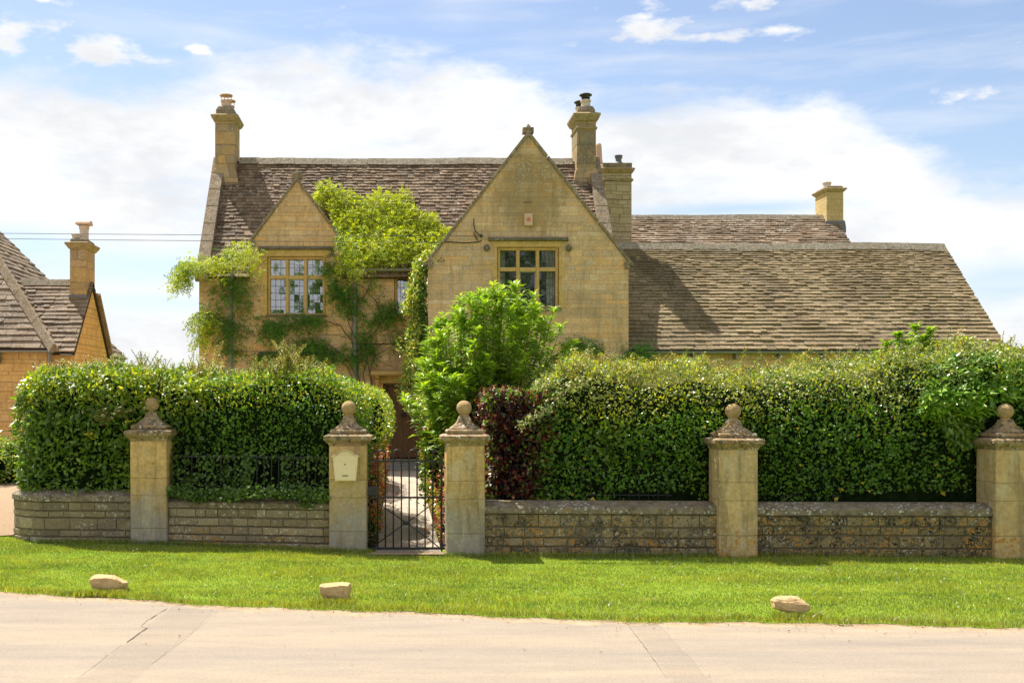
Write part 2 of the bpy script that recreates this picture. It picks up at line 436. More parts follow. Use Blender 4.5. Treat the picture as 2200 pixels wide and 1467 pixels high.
M['stack'] = ashlar('chimney ashlar', [(0.32, 0.22, 0.11), (0.50, 0.33, 0.15), (0.33, 0.25, 0.15), (0.56, 0.35, 0.13)], 0.30, 0.40, (0.20, 0.15, 0.09), 0.009, 0.75, stain=(0.15, 0.13, 0.09), stain_amt=0.7, white=0.3)
M['stack_small'] = ashlar('coursed chimney stone', [(0.50, 0.41, 0.25), (0.44, 0.35, 0.2), (0.54, 0.44, 0.27)], 0.13, 0.30, (0.18, 0.14, 0.09), 0.008, 0.75, stain=(0.25, 0.18, 0.1), stain_amt=0.4)
M['stack_brick'] = ashlar('yellow chimney stone', [(0.56, 0.42, 0.2), (0.48, 0.35, 0.15), (0.6, 0.46, 0.24)], 0.10, 0.22, (0.36, 0.28, 0.16), 0.006, 0.6, stain_amt=0.2)
M['cornice'] = stone('chimney cornice stone', (0.36, 0.27, 0.13), 0.25, 7, lichen=0.2, dark=0.3)
M['lead'] = plain('lead flashing', (0.16, 0.16, 0.165), 0.6, 0.2)
M['pot'] = stone('terracotta pot', (0.62, 0.42, 0.30), 0.12, 6, bump=0.1)
M['pot_pale'] = stone('pale chimney pot', (0.62, 0.50, 0.40), 0.12, 6, bump=0.1)
M['cowl'] = plain('dark metal cowl', (0.045, 0.04, 0.038), 0.5, 0.6)
M['iron'] = plain('wrought iron', (0.030, 0.029, 0.030), 0.5, 0.3, 0.5, 0.3, 60)
M['tile_main'] = tiles_mat('brown stone slates', [(0.13, 0.085, 0.050), (0.21, 0.138, 0.082), (0.28, 0.19, 0.115), (0.18, 0.118, 0.070), (0.35, 0.245, 0.155)], 0.4)
M['tile_wing'] = tiles_mat('tan stone slates', [(0.20, 0.142, 0.075), (0.28, 0.203, 0.108), (0.24, 0.172, 0.09), (0.34, 0.25, 0.14)], 0.25, 0.2)
M['tile_rear'] = tiles_mat('pinkish stone slates', [(0.20, 0.135, 0.08), (0.31, 0.218, 0.14), (0.25, 0.168, 0.10), (0.42, 0.32, 0.225)], 0.9)
M['tile_left'] = tiles_mat('neighbour stone slates', [(0.18, 0.122, 0.076), (0.27, 0.19, 0.12), (0.22, 0.157, 0.10), (0.33, 0.24, 0.155)], 0.4)
M['under'] = plain('roof underlay', (0.035, 0.028, 0.022), 0.9)
M['gutter'] = plain('grey gutter paint', (0.22, 0.22, 0.20), 0.45)
M['pipe'] = plain('grey green downpipe paint', (0.20, 0.225, 0.215), 0.45)
M['door'] = None

# ------------------------------------------------------------------ more materials
def wood_mat():
    m, n, b = base_mat('dark oak', rough=0.55, spec=0.3)
    p = n.pos(); s = n.vm('MULTIPLY', p, (30, 30, 1.5)); f = n.noise(s, 1.0, 5, 0.6)
    n.put(b.inputs['Base Color'], n.ramp(f, [(0.25, (0.08, 0.04, 0.016)), (0.6, (0.20, 0.10, 0.038)), (0.8, (0.30, 0.16, 0.06))]))
    n.put(b.inputs['Normal'], n.bump(f, 0.4, 0.01)); return m
M['door'] = wood_mat()

def glass_mat(name, tint, refl):
    """old leaded panes: slightly uneven glass, each quarry catching the sky at its own angle"""
    m = bpy.data.materials.new(name); m.use_nodes = True
    n = NT(m.node_tree); n.n.clear()
    p = n.pos(); q = n.sep(p)
    cell = n.white(n.xyz(n.m('FLOOR', n.m('MULTIPLY', q[0], 7.6)), 0.5, n.m('FLOOR', n.m('MULTIPLY', q[2], 5.2))))
    g = n.new('ShaderNodeNewGeometry')
    off = n.vm('MULTIPLY', n.vm('SUBTRACT', cell['Color'], (0.5, 0.5, 0.5)), (0.035, 0.0, 0.05))
    w2 = n.vm('MULTIPLY', n.vm('SUBTRACT', n.noise(p, 2.5, 2, out=1), (0.5, 0.5, 0.5)), (0.05, 0.0, 0.07))
    nn = n.vm('NORMALIZE', n.vm('ADD', n.vm('ADD', g.outputs['Normal'], off), w2), (0, 0, 0))
    gl = n.new('ShaderNodeBsdfGlossy'); gl.inputs['Roughness'].default_value = 0.02; gl.inputs[0].default_value = (0.92, 0.95, 1, 1)
    n.l.new(nn, gl.inputs['Normal'])
    tr = n.new('ShaderNodeBsdfTransparent'); tr.inputs[0].default_value = (*tint, 1)
    mx = n.new('ShaderNodeMixShader'); mx.inputs[0].default_value = refl
    n.l.new(tr.outputs[0], mx.inputs[1]); n.l.new(gl.outputs[0], mx.inputs[2])
    o = n.new('ShaderNodeOutputMaterial'); n.l.new(mx.outputs[0], o.inputs[0]); return m
M['glass_bright'] = glass_mat('leaded glass reflecting the sky', (0.5, 0.52, 0.5), 0.33)
M['glass'] = glass_mat('leaded glass', (0.6, 0.62, 0.6), 0.075)
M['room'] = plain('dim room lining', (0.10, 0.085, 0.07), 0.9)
M['curtain'] = plain('cream curtain cloth', (0.72, 0.68, 0.58), 0.9, var=0.08)
M['came'] = plain('lead came', (0.07, 0.07, 0.072), 0.6)
M['casement'] = plain('pale casement iron', (0.42, 0.44, 0.44), 0.5)
M['alarm'] = plain('aged alarm box plastic', (0.62, 0.42, 0.28), 0.5, var=0.05)
M['alarm_red'] = plain('faded red print', (0.62, 0.13, 0.04), 0.5, var=0.1)
M['box'] = plain('cream enamel', (0.86, 0.69, 0.42), 0.32, spec=0.5, var=0.03, bump=0.02)
M['boxdark'] = plain('letter box recess metal', (0.30, 0.26, 0.15), 0.4)
M['bark'] = stone('grey brown bark', (0.16, 0.12, 0.08), 0.3, 20, bump=0.6)
M['twig'] = stone('reddish twig bark', (0.16, 0.08, 0.045), 0.25, 20)
M['rock'] = stone('golden field stone', (0.60, 0.41, 0.20), 0.25, 9, bump=1.0)
M['step'] = stone('worn grey door step', (0.27, 0.25, 0.22), 0.2, 7)
M['wire'] = plain('overhead wire', (0.06, 0.06, 0.065), 0.6)
WCOL = [(0.22, 0.165, 0.095), (0.31, 0.24, 0.14), (0.26, 0.20, 0.115), (0.40, 0.32, 0.205), (0.19, 0.15, 0.09)]
M['wall_end'] = ashlar('garden wall stone', WCOL, 0.115, 0.26, (0.11, 0.09, 0.06), 0.008, 0.8, stain=(0.12, 0.10, 0.07), stain_amt=0.55, white=0.4, orange=0.12, bump=0.9, soft=1.5, orange_top=0.6, island=True)
M['wall_mid'] = ashlar('garden wall stone with orange lichen', WCOL, 0.095, 0.23, (0.12, 0.10, 0.065), 0.007, 0.7, stain=(0.12, 0.10, 0.065), stain_amt=0.6, white=0.45, orange=0.85, bump=0.9, soft=1.5, orange_top=0.36, island=True)
M['wall_right'] = ashlar('garden wall stone with lichen and soot', [(0.21, 0.16, 0.09), (0.30, 0.23, 0.13), (0.25, 0.19, 0.105), (0.35, 0.275, 0.17)], 0.095, 0.26, (0.085, 0.07, 0.045), 0.007, 0.75, stain=(0.10, 0.085, 0.055), stain_amt=0.7, white=0.5, orange=0.8, black=0.7, bump=0.9, soft=1.5, orange_top=0.55, island=True)
M['wall_dark'] = ashlar('garden wall stone blackened with age', [(0.16, 0.125, 0.065), (0.23, 0.18, 0.095), (0.19, 0.15, 0.08), (0.28, 0.22, 0.13)], 0.095, 0.26, (0.06, 0.05, 0.03), 0.007, 0.7, stain=(0.08, 0.07, 0.04), stain_amt=0.7, white=0.5, orange=0.8, black=1.0, bump=0.9, soft=1.5, orange_top=0.6, island=True)
M['joint'] = stone('old lime joint', (0.165, 0.13, 0.08), .35, 25)
M['copestone'] = stone('wall coping stone', (0.25, 0.20, 0.13), 0.3, 9, lichen=0.9, orange=0.4, dark=0.5, bump=0.8)
PC = [(0.56, 0.36, 0.13), (0.68, 0.44, 0.165), (0.61, 0.41, 0.175)]
M['pier_grey'] = ashlar('pier stone greyed at the foot', PC, 0.30, 1.2, (0.36, 0.27, 0.13), 0.004, 0.5, stain=(0.36, 0.28, 0.12), stain_amt=0.45, white=0.2, base_grey=((0.31, 0.31, 0.29), 0.25, 0.90), black=0.14, bump=0.6, streak=0.45, fine_c=0.28)
M['pier_orange'] = ashlar('pier stone with orange lichen at the foot', [(0.54, 0.37, 0.165), (0.63, 0.43, 0.19), (0.57, 0.40, 0.19)], 0.30, 1.2, (0.33, 0.25, 0.12), 0.004, 0.5, stain=(0.36, 0.265, 0.13), stain_amt=0.5, white=0.25, orange=0.9, orange_top=0.38, bump=0.6, streak=0.5, fine_c=0.28)
M['cap'] = stone('weathered pier cap stone', (0.34, 0.245, 0.135), 0.35, 10, lichen=0.9, orange=0.6, dark=0.7, bump=0.9)
M['ball'] = stone('stone ball', (0.42, 0.29, 0.13), 0.25, 12, lichen=0.35, bump=0.8)

L = {}
L['hedge'] = leaf_mat('privet leaf', [(0.04, 0.095, 0.014), (0.065, 0.14, 0.018), (0.095, 0.18, 0.022), (0.14, 0.23, 0.028)], 0.48, kr=1.6, kg=1.75)
L['hedge_big'] = leaf_mat('broad glossy hedge leaf', [(0.038, 0.095, 0.014), (0.065, 0.14, 0.02), (0.10, 0.19, 0.025), (0.15, 0.235, 0.03)], 0.42, 0.14, 0.3)
L['yellow'] = leaf_mat('yellowing leaf', [(0.20, 0.24, 0.02), (0.36, 0.33, 0.03), (0.42, 0.36, 0.05)], 0.4)
L['golden'] = leaf_mat('golden privet leaf', [(0.14, 0.21, 0.02), (0.23, 0.29, 0.025), (0.34, 0.36, 0.035)], 0.5)
L['bramble'] = leaf_mat('pale bramble leaf', [(0.12, 0.20, 0.04), (0.19, 0.26, 0.07), (0.29, 0.33, 0.14), (0.42, 0.40, 0.24)], 0.35, 0.12, 0.4, (1.1, 1.1, 0.7), 1.25, 1.2)
L['bronze'] = leaf_mat('bronze shoot leaf', [(0.20, 0.22, 0.04), (0.30, 0.22, 0.06), (0.16, 0.24, 0.03)], 0.4)
L['lime'] = leaf_mat('bright pointed leaf', [(0.10, 0.22, 0.02), (0.14, 0.28, 0.025), (0.20, 0.33, 0.03), (0.27, 0.38, 0.04)], 0.55, 0.12, 0.3)
L['copper'] = leaf_mat('copper beech leaf', [(0.014, 0.006, 0.008), (0.025, 0.007, 0.009), (0.06, 0.010, 0.011), (0.22, 0.02, 0.018)], 0.30, 0.10, 0.35, (1.6, 0.5, 0.4), 1, 1)
L['red'] = leaf_mat('red photinia leaf', [(0.50, 0.07, 0.04), (0.62, 0.14, 0.07), (0.62, 0.30, 0.12), (0.66, 0.12, 0.10)], 0.4, 0.12, 0.35, (1.2, 0.8, 0.6), 1.1, 1.1)
L['wisteria'] = leaf_mat('wisteria leaflet', [(0.15, 0.24, 0.02), (0.22, 0.31, 0.025), (0.30, 0.38, 0.03), (0.37, 0.43, 0.045)], 0.45, 0.06, 0.4)
L['wisteria_dark'] = leaf_mat('dark wisteria leaflet', [(0.04, 0.10, 0.012), (0.065, 0.15, 0.018), (0.10, 0.19, 0.02)], 0.4, 0.05, 0.4, kr=1.3, kg=1.5)  # wall sprays of the same plant, their shade put into the colour
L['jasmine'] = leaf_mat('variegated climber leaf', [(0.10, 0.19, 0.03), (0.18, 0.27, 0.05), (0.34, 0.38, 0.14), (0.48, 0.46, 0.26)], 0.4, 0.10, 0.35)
L['ivy'] = leaf_mat('ivy leaf', [(0.03, 0.075, 0.014), (0.05, 0.11, 0.02), (0.07, 0.14, 0.025)], 0.3, 0.10, 0.35)
L['laurel'] = leaf_mat('laurel leaf', [(0.06, 0.16, 0.02), (0.10, 0.22, 0.024), (0.16, 0.28, 0.03)], 0.38, 0.16, 0.22)
M['core'] = plain('dark hedge core with painted shade', (0.012, 0.020, 0.006), 0.95, spec=0.0, var=0.5, scale=15)  # solid filler, near black so gaps between leaves look shaded

def grass_mat():
    m = bpy.data.materials.new('grass blade'); m.use_nodes = True
    n = NT(m.node_tree); n.n.clear()
    r = n.new('ShaderNodeNewGeometry').outputs['Random Per Island']; p = n.pos()
    c = n.ramp(r, [(0, (0.15, 0.205, 0.016)), (0.4, (0.25, 0.30, 0.024)), (0.8, (0.35, 0.385, 0.045)), (0.93, (0.42, 0.44, 0.09)), (1, (0.52, 0.48, 0.22))])
    s = n.noise(n.vm('MULTIPLY', p, (0.55, 2.6, 1)), 1.0, 3); c = n.mix(1.0, c, n.ramp(s, [(0.35, (0.66, 0.76, 0.85)), (0.65, (1.28, 1.18, 1.05))]), 'MULTIPLY')
    dry = n.step(n.noise(n.vm('MULTIPLY', p, (1, 1.6, 1)), 1.3, 5, 0.65), 0.52, 0.68, 0.0, 0.45); c = n.mix(dry, c, (0.42, 0.40, 0.11))
    clover = n.step(n.noise(n.vm('ADD', p, (9, 2, 0)), 2.4, 4, 0.6), 0.55, 0.66, 0.0, 0.5); c = n.mix(clover, c, (0.13, 0.25, 0.03))
    s = n.noise(p, 4.5, 3); c = n.mix(1.0, c, n.ramp(s, [(0.3, (0.82, 0.86, 0.9)), (0.7, (1.15, 1.1, 1.0))]), 'MULTIPLY')
    df = n.new('ShaderNodeBsdfDiffuse'); n.put(df.inputs[0], c)
    tr = n.new('ShaderNodeBsdfTranslucent'); n.put(tr.inputs[0], n.mix(1.0, c, (1.3, 1.25, 0.5), 'MULTIPLY'))
    mx = n.new('ShaderNodeMixShader'); mx.inputs[0].default_value = 0.38; n.l.new(df.outputs[0], mx.inputs[1]); n.l.new(tr.outputs[0], mx.inputs[2])
    gl = n.new('ShaderNodeBsdfGlossy'); gl.inputs['Roughness'].default_value = 0.4
    m2 = n.new('ShaderNodeMixShader'); m2.inputs[0].default_value = 0.05; n.l.new(mx.outputs[0], m2.inputs[1]); n.l.new(gl.outputs[0], m2.inputs[2])
    o = n.new('ShaderNodeOutputMaterial'); n.l.new(m2.outputs[0], o.inputs[0]); return m
M['grass'] = grass_mat()
def soil_mat(name, c1, c2, c3, sc=6, bump=0.5):
    m, n, b = base_mat(name, rough=0.95, spec=0.05)
    p = n.pos(); f = n.noise(p, sc, 6, 0.7); g = n.noise(p, sc * 12, 4, 0.7)
    c = n.ramp(f, [(0.3, c1), (0.55, c2), (0.75, c3)])
    c = n.mix(1.0, c, n.ramp(g, [(0.3, (0.8,) * 3), (0.7, (1.15,) * 3)]), 'MULTIPLY')
    n.put(b.inputs['Base Color'], c); n.put(b.inputs['Normal'], n.bump(g, bump, 0.02)); return m
M['turf'] = soil_mat('turf', (0.14, 0.22, 0.02), (0.19, 0.28, 0.024), (0.24, 0.30, 0.04))
M['field'] = soil_mat('rough meadow', (0.08, 0.13, 0.02), (0.11, 0.17, 0.03), (0.16, 0.20, 0.05), 0.5)
M['soil'] = soil_mat('dry roadside grit', (0.36, 0.25, 0.15), (0.43, 0.32, 0.21), (0.46, 0.36, 0.26), 8)
M['gravel'] = soil_mat('golden gravel', (0.46, 0.31, 0.19), (0.55, 0.39, 0.25), (0.62, 0.47, 0.33), 30, 1.0)
M['bed'] = soil_mat('dark garden soil', (0.05, 0.035, 0.02), (0.08, 0.055, 0.035), (0.12, 0.08, 0.05), 12)

def road_mat(name, col, gr=1.0, ruts=True):
    m, n, b = base_mat(name, rough=0.9, spec=0.15)
    p = n.pos(); q = n.sep(p)
    s = n.noise(n.vm('MULTIPLY', p, (0.12, 1.5, 1)), 1.0, 3); s2 = n.noise(n.vm('MULTIPLY', p, (1.2, 5, 1)), 1.0, 5, 0.65)
    f = n.noise(p, 120, 3, 0.7); big = n.noise(p, 1.6, 5, 0.6)
    c = n.ramp(s, [(0.35, tuple(x * k for x, k in zip(col, (0.88, 0.89, 0.93)))), (0.65, tuple(min(1, x * k) for x, k in zip(col, (1.10, 1.06, 1.0))))])
    c = n.mix(1.0, c, n.ramp(s2, [(0.3, (0.88, 0.88, 0.90)), (0.7, (1.08, 1.07, 1.05))]), 'MULTIPLY')
    c = n.mix(1.0, c, n.ramp(f, [(0.25, tuple(1 - 0.34 * gr for _ in range(3))), (0.6, (1.03,) * 3)]), 'MULTIPLY')
    v = n.voro(p, 55); r = n.white(v['Position'])[0]
    spot = n.m('MULTIPLY', n.m('LESS_THAN', v['Distance'], n.m('MULTIPLY', r, 0.30)), n.step(r, 0.80, 0.9))
    c = n.mix(n.m('MULTIPLY', spot, 0.35 * gr), c, (0.25, 0.17, 0.11))
    n.put(b.inputs['Base Color'], c); n.put(b.inputs['Normal'], n.bump(f, 0.35, 0.004)); return m
M['road'] = road_mat('bleached tarmac', (0.335, 0.28, 0.214))
M['patch'] = road_mat('coarse trench repair', (0.318, 0.265, 0.203), 1.25)
M['crack'] = plain('dark crack filler', (0.07, 0.055, 0.045), 0.95, var=0.4)
def paving_mat():
    m, n, b = base_mat('pale sandstone paving', rough=0.85, spec=0.15)
    p = n.pos(); q = n.sep(p)
    rowf = n.m('DIVIDE', q[1], 0.30); row = n.m('FLOOR', rowf); fv = n.m('FRACT', rowf)
    u = n.m('ADD', n.m('DIVIDE', q[0], 0.30), n.m('MULTIPLY', n.m('MODULO', row, 2.0), 0.5)); cell = n.m('FLOOR', u); fu = n.m('FRACT', u)
    du = n.m('MINIMUM', fu, n.m('SUBTRACT', 1.0, fu)); dv = n.m('MINIMUM', fv, n.m('SUBTRACT', 1.0, fv))
    j = n.step(n.m('MINIMUM', du, dv), 0.008, 0.025, 1.0, 0.0)
    c = n.ramp(n.white(n.xyz(row, cell, 0))[0], [(0, (0.40, 0.33, 0.25)), (1, (0.48, 0.40, 0.31))])
    c = n.mix(1.0, c, n.ramp(n.noise(p, 9, 5, 0.65), [(0.3, (0.85,) * 3), (0.7, (1.1,) * 3)]), 'MULTIPLY')
    c = n.mix(n.m('MULTIPLY', j, 0.75), c, (0.2, 0.16, 0.11))
    n.put(b.inputs['Base Color'], c); n.put(b.inputs['Normal'], n.bump(n.m('MULTIPLY', j, -1.0), 0.4, 0.01)); return m
M['paving'] = paving_mat()

# ------------------------------------------------------------------ the setting
def sheet(name, xs, ys, zf, mat, kind='structure', keep=None):
    mb = MB(); nx, ny = len(xs), len(ys)
    for y in ys:
        for x in xs:
            mb.v.append((x, y if not callable(y) else y(x), zf(x, y)))
    for j in range(ny - 1):
        for i in range(nx - 1): mb.f.append([j * nx + i, j * nx + i + 1, (j + 1) * nx + i + 1, (j + 1) * nx + i]); mb.mi.append(0)
    o = mb.build(name, mat, smooth=True); o['kind'] = kind; return o
sheet('ground', [-600, -60, 0, 60, 600], [-600, -60, 0, 60, 600], lambda x, y: -0.12, M['field'])
sheet('garden_lawn', [-30, -4.7, 0, 8, 30], [12.45, 13.0, 20, 27, 60], lambda x, y: -0.01 + (0.06 * min(1, max(0, (0.5 - x) / 3.5))), M['turf'])
# road, with its bumpy edge hidden under the verge
def strip(name, xs, yfun0, yfun1, zf, mat, rows=2):
    mb = MB()
    for k in range(rows):
        t = k / (rows - 1)
        for x in xs:
            y = yfun0(x) * (1 - t) + yfun1(x) * t; mb.v.append((x, y, zf(x, y)))
    n = len(xs)
    for k in range(rows - 1):
        for i in range(n - 1): mb.f.append([k * n + i, k * n + i + 1, (k + 1) * n + i + 1, (k + 1) * n + i]); mb.mi.append(0)
    o = mb.build(name, mat, smooth=True); o['kind'] = 'structure'; return o
xs = list(np.linspace(-40, 40, 161))
strip('road', xs, lambda x: edge_y(x) - 7.2, lambda x: edge_y(x) + 0.35, lambda x, y: -0.02, M['road'])
strip('far_verge', xs, lambda x: edge_y(x) - 14, lambda x: edge_y(x) - 7.1, lambda x, y: -0.012, M['turf'])
def wob(x, a, s): return a * (math.sin(x * 2.3 + s) * .5 + math.sin(x * 5.1 + s * 2) * .3 + math.sin(x * 11.7 + s * 3) * .25 + math.sin(x * 23 + s) * .15)
def edge_w(x): return edge_y(x) + wob(x, 0.07, 0.4)
# a dusty rim of grit where tarmac meets grass
xr = list(np.linspace(-14, 14, 560))
strip('road_edge_grit', xr, lambda x: edge_w(x) - 0.14 - abs(wob(x, 0.12, 2)), lambda x: edge_w(x) + 0.3, lambda x, y: -0.0212 + 0.004 * min(1, (y - edge_w(x) + 0.14 + abs(wob(x, 0.12, 2))) / 0.12), M['soil'], rows=8)
xv = list(np.linspace(-40, -6, 30)) + list(np.linspace(-5.9, 8, 280)) + list(np.linspace(8.2, 40, 30))
strip('grass_verge', xv, edge_w, lambda x: 13.6, lambda x, y: ground_z(x, y) - 0.004 - 0.0125 * max(0, 1 - (y - edge_w(x)) / 0.2), M['turf'], rows=24)
strip('gravel_drive', list(np.linspace(-30, -4.35, 40)), lambda x: 13.75 + 0.35 * math.sin(x * 1.3) + 0.1 * math.sin(x * 7), lambda x: 31.0, lambda x, y: 0.076, M['gravel'], rows=3)
# trench repairs across the road: sheets 4 mm above the tarmac
def quadstrip(name, a0, a1, b0, b1, mat, z, n=40, amp=0.015):
    mb = MB()
    for i in range(n):
        t = i / (n - 1)
        ax = a0[0] + (a1[0] - a0[0]) * t; ay = a0[1] + (a1[1] - a0[1]) * t; bx = b0[0] + (b1[0] - b0[0]) * t; by = b0[1] + (b1[1] - b0[1]) * t
        xa = ax + wob(ay * 3, amp, 1); xb = bx + wob(by * 3, amp, 5); mb.v += [(xa, ay, -0.0208), (xa + .03, ay, z), (xb - .03, by, z), (xb, by, -0.0208)]
    for i in range(n - 1):
        for k in range(3): mb.f.append([4 * i + k, 4 * i + k + 1, 4 * i + 5 + k, 4 * i + 4 + k]); mb.mi.append(0)
    o = mb.build(name, mat); o['kind'] = 'structure'; return o
def G(px, py, z=-0.02):
    D = (EYE - z) * F / (py - VY); return (X(px, D), D)
def ext(a, b, D):
    t = (D - b[1]) / (a[1] - b[1]); return (b[0] + (a[0] - b[0]) * t, D)
A0, A1 = G(370, 1300), G(155, 1467); B0, B1 = G(470, 1313), G(280, 1467)
quadstrip('road_patch', A0, ext(A1, A0, 3.2), B0, ext(B1, B0, 3.2), M['patch'], -0.0185)
C0, C1 = G(1345, 1337), G(1440, 1467); D0, D1 = G(1420, 1341), G(1537, 1467)
quadstrip('road_patch', C0, ext(C1, C0, 3.2), D0, ext(D1, D0, 3.2), M['patch'], -0.0185)
def crack(px, w0, seed):
    rr = random.Random(seed); mb = MB(); pts = []
    for (a, b), (c, d_) in zip(px[:-1], px[1:]):
        for k in range(8):
            t = k / 8; x, y = G(a + (c - a) * t, b + (d_ - b) * t); pts.append((x + rr.uniform(-.004, .004), y))
    for i, (x, y) in enumerate(pts):
        ww = w0 * (0.3 + 0.9 * rr.random()) * (0.4 + 0.6 * math.sin(math.pi * (i + .5) / len(pts)))
        mb.v += [(x - ww, y, -0.0165), (x + ww, y, -0.0165)]
    for i in range(len(pts) - 1): mb.f.append([2 * i, 2 * i + 1, 2 * i + 3, 2 * i + 2]); mb.mi.append(0)
    mb.build('road_crack', M['crack'], kind='structure')
crack([(360, 1306), (318, 1332), (302, 1345)], 0.004, 1)
crack([(302, 1345), (316, 1349), (280, 1374), (272, 1381)], 0.0065, 2)
crack([(262, 1385), (200, 1432), (160, 1464)], 0.0013, 4)
crack([(1347, 1340), (1372, 1372), (1405, 1418), (1436, 1462)], 0.0018, 3)
crack([(468, 1316), (400, 1370), (330, 1424), (284, 1464)], 0.001, 5)
# path to the door, beds each side
strip('garden_path', [-0.25, 0.12, 0.49], lambda x: 12.62, lambda x: 27.2, lambda x, y: 0.036, M['paving'], rows=3)
strip('planting_bed', [-1.15, -0.25], lambda x: 13.0, lambda x: 28.1, lambda x, y: 0.052, M['bed'], rows=2)
strip('planting_bed', [0.49, 1.5], lambda x: 13.0, lambda x: 26.4, lambda x, y: 0.030, M['bed'], rows=2)
strip('gate_threshold', [-0.36, 0.56], lambda x: 12.42, lambda x: 12.62, lambda x, y: 0.030, M['soil'], rows=2)

# ------------------------------------------------------------------ roof builder
def roof_tiles(name, mat, parent, A, B, Cc, Dd, h0, h1, tw=0.2, th=0.030, label=None, seed=1, slab=0.10, notch=None):
    A, B, Cc, Dd = map(Vector, (A, B, Cc, Dd)); rr = random.Random(seed)
    nrm = (B - A).cross(Dd - A).normalized(); mb = MB()
    mb.cur = 1
    def slab_(q): mb.add(q + [p - nrm * slab for p in q], [(0, 1, 2, 3), (7, 6, 5, 4), (0, 4, 5, 1), (1, 5, 6, 2), (2, 6, 7, 3), (3, 7, 4, 0)])
    if notch is None: slab_([A, B, Cc, Dd])
    else: # a wall gable interrupts the eaves: (x from, x to, up to this share of the slope)
        xa, xb, vt = notch; W0 = B.x - A.x
        pt = lambda x, v: (A + (Dd - A) * v).lerp(B + (Cc - B) * v, (x - A.x) / W0)
        slab_([A, pt(xa, 0), pt(xa, vt), pt(A.x, vt)]); slab_([pt(xb, 0), B, pt(B.x, vt), pt(xb, vt)]); slab_([pt(A.x, vt), pt(B.x, vt), Cc, Dd])
    mb.cur = 0
    S = ((Dd + Cc) / 2 - (A + B) / 2).length; s = 0.0; e = (B - A).normalized(); sl = ((Dd + Cc) / 2 - (A + B) / 2)
    sl = (sl - e * sl.dot(e)).normalized()
    drift = [rr.uniform(0, 6.28) for _ in range(4)]
    while s < S - 0.02:
        h = h0 + (h1 - h0) * s / S; v0 = s / S; v1 = min(1, (s + h * 1.25) / S)
        l0 = A + (Dd - A) * v0; r0 = B + (Cc - B) * v0; l1 = A + (Dd - A) * v1; r1 = B + (Cc - B) * v1
        W = (r0 - l0).length; u = -rr.random() * tw
        w_ = tw * (1.25 - 0.5 * v0)
        while u < W:
            ww = w_ * rr.uniform(0.6, 1.5); a = max(0, u); b = min(W, u + ww - 0.006); u += ww
            if notch and v0 < notch[2]:
                la, lb_ = notch[0] - A.x, notch[1] - A.x
                if a < la < b: b = la
                elif a < lb_ < b: a = lb_
                elif a >= la and b <= lb_: continue
            if b - a < 0.02: continue
            ta, tb = a / W, b / W
            t = th * rr.uniform(0.55, 1.55); j = rr.uniform(-0.009, 0.010) + (0.03 if rr.random() < .015 else 0); lift = 0.012 * math.sin(a * 1.3 + drift[0] + s * 0.7) * 0.5
            jj = -0.007 * math.sin(a * 2.1 + drift[1] + s * 1.1) + j
            W1 = (r1 - l1).length
            pa0 = l0 + (r0 - l0) * ta - sl * jj; pb0 = l0 + (r0 - l0) * tb - sl * (jj + rr.uniform(-.006, .006))
            f = lambda t_: min(W1, max(0, (l0 + (r0 - l0) * t_ - l1).dot(e))) / max(W1, 1e-3)
            pa1 = l1 + (r1 - l1) * f(ta); pb1 = l1 + (r1 - l1) * f(tb)
            k = nrm * (t + 0.010 + lift + rr.uniform(0, .006)); g = nrm * (0.002)
            mb.add([pa0 + g, pb0 + g, pb0 + k, pa0 + k, pa1 - nrm * .004, pb1 - nrm * .004, pb1 + nrm * .008, pa1 + nrm * .008],
                   [(0, 3, 2, 1)[::-1], (3, 2, 6, 7), (1, 5, 6, 2), (0, 3, 7, 4), (4, 7, 6, 5)])
        s += h
    return mb.build(name, [mat, M['under']], parent, label)

def ridge_run(name, mat, parent, p0, p1, seg=0.45, w_=0.30, h=0.10, seed=2, sag=0.0):
    p0, p1 = Vector(p0), Vector(p1); rr = random.Random(seed); mb = MB(); Lh = (p1 - p0).length; d = (p1 - p0) / Lh
    sd = d.cross(Vector((0, 0, 1))).normalized(); s = 0
    while s < Lh - 0.05:
        e = min(Lh, s + seg * rr.uniform(.85, 1.12)); dz = rr.uniform(-.008, .008)
        def z(t): return sag * math.sin(t / Lh * 9 + 1)
        for (a, b, k, mi) in ((s, e - 0.02, 1.0, 0), (e - 0.02, e, 0.9, 1)):
            mb.cur = mi; vs = []
            for t in (a, b):
                c = p0 + d * t + Vector((0, 0, dz + z(t)))
                for (o_, up) in ((-w_ / 2, -w_ * .38), (-0.03, h * k), (0.03, h * k), (w_ / 2, -w_ * .38)): vs.append(c + sd * o_ * k + Vector((0, 0, up)))
            mb.add(vs, [(0, 1, 5, 4), (1, 2, 6, 5), (2, 3, 7, 6), (3, 0, 4, 7), (0, 3, 2, 1), (4, 5, 6, 7)])
        s = e
    return mb.build(name, [mat, M['mortar']], parent)

# ------------------------------------------------------------------ the cottage
H = thing('stone_cottage', (0.5, 28.2, 0), 'honey stone cottage with brown slate roof, two gables and a long lower tan roofed wing', 'house')
PIT = 1.265; DF = 28.2; DG = 26.5; EAVE = 5.03
# front wall (with the small wall gable) and its openings
def rect(px0, px1, py0, py1, D): return [(X(px0, D), Z(py1, D)), (X(px1, D), Z(py1, D)), (X(px1, D), Z(py0, D)), (X(px0, D), Z(py0, D))]
fW1 = (574, 699.5, 550.5, 677); fW0 = (574, 699.5, 778, 884); fS = (847, 882, 592, 677); fD = (823, 909, 823, 986)
mb = MB()
mb.face_holes([(-5.02, -.15), (.80, -.15), (.80, EAVE), (-1.41, EAVE), (-1.41, 5.73), (-2.555, 7.28), (-3.70, 5.73), (-3.70, EAVE), (-5.02, EAVE)],
              [rect(*q, DF) for q in (fW1, fW0, fS, fD)], lambda a, b: (a, DF, b))
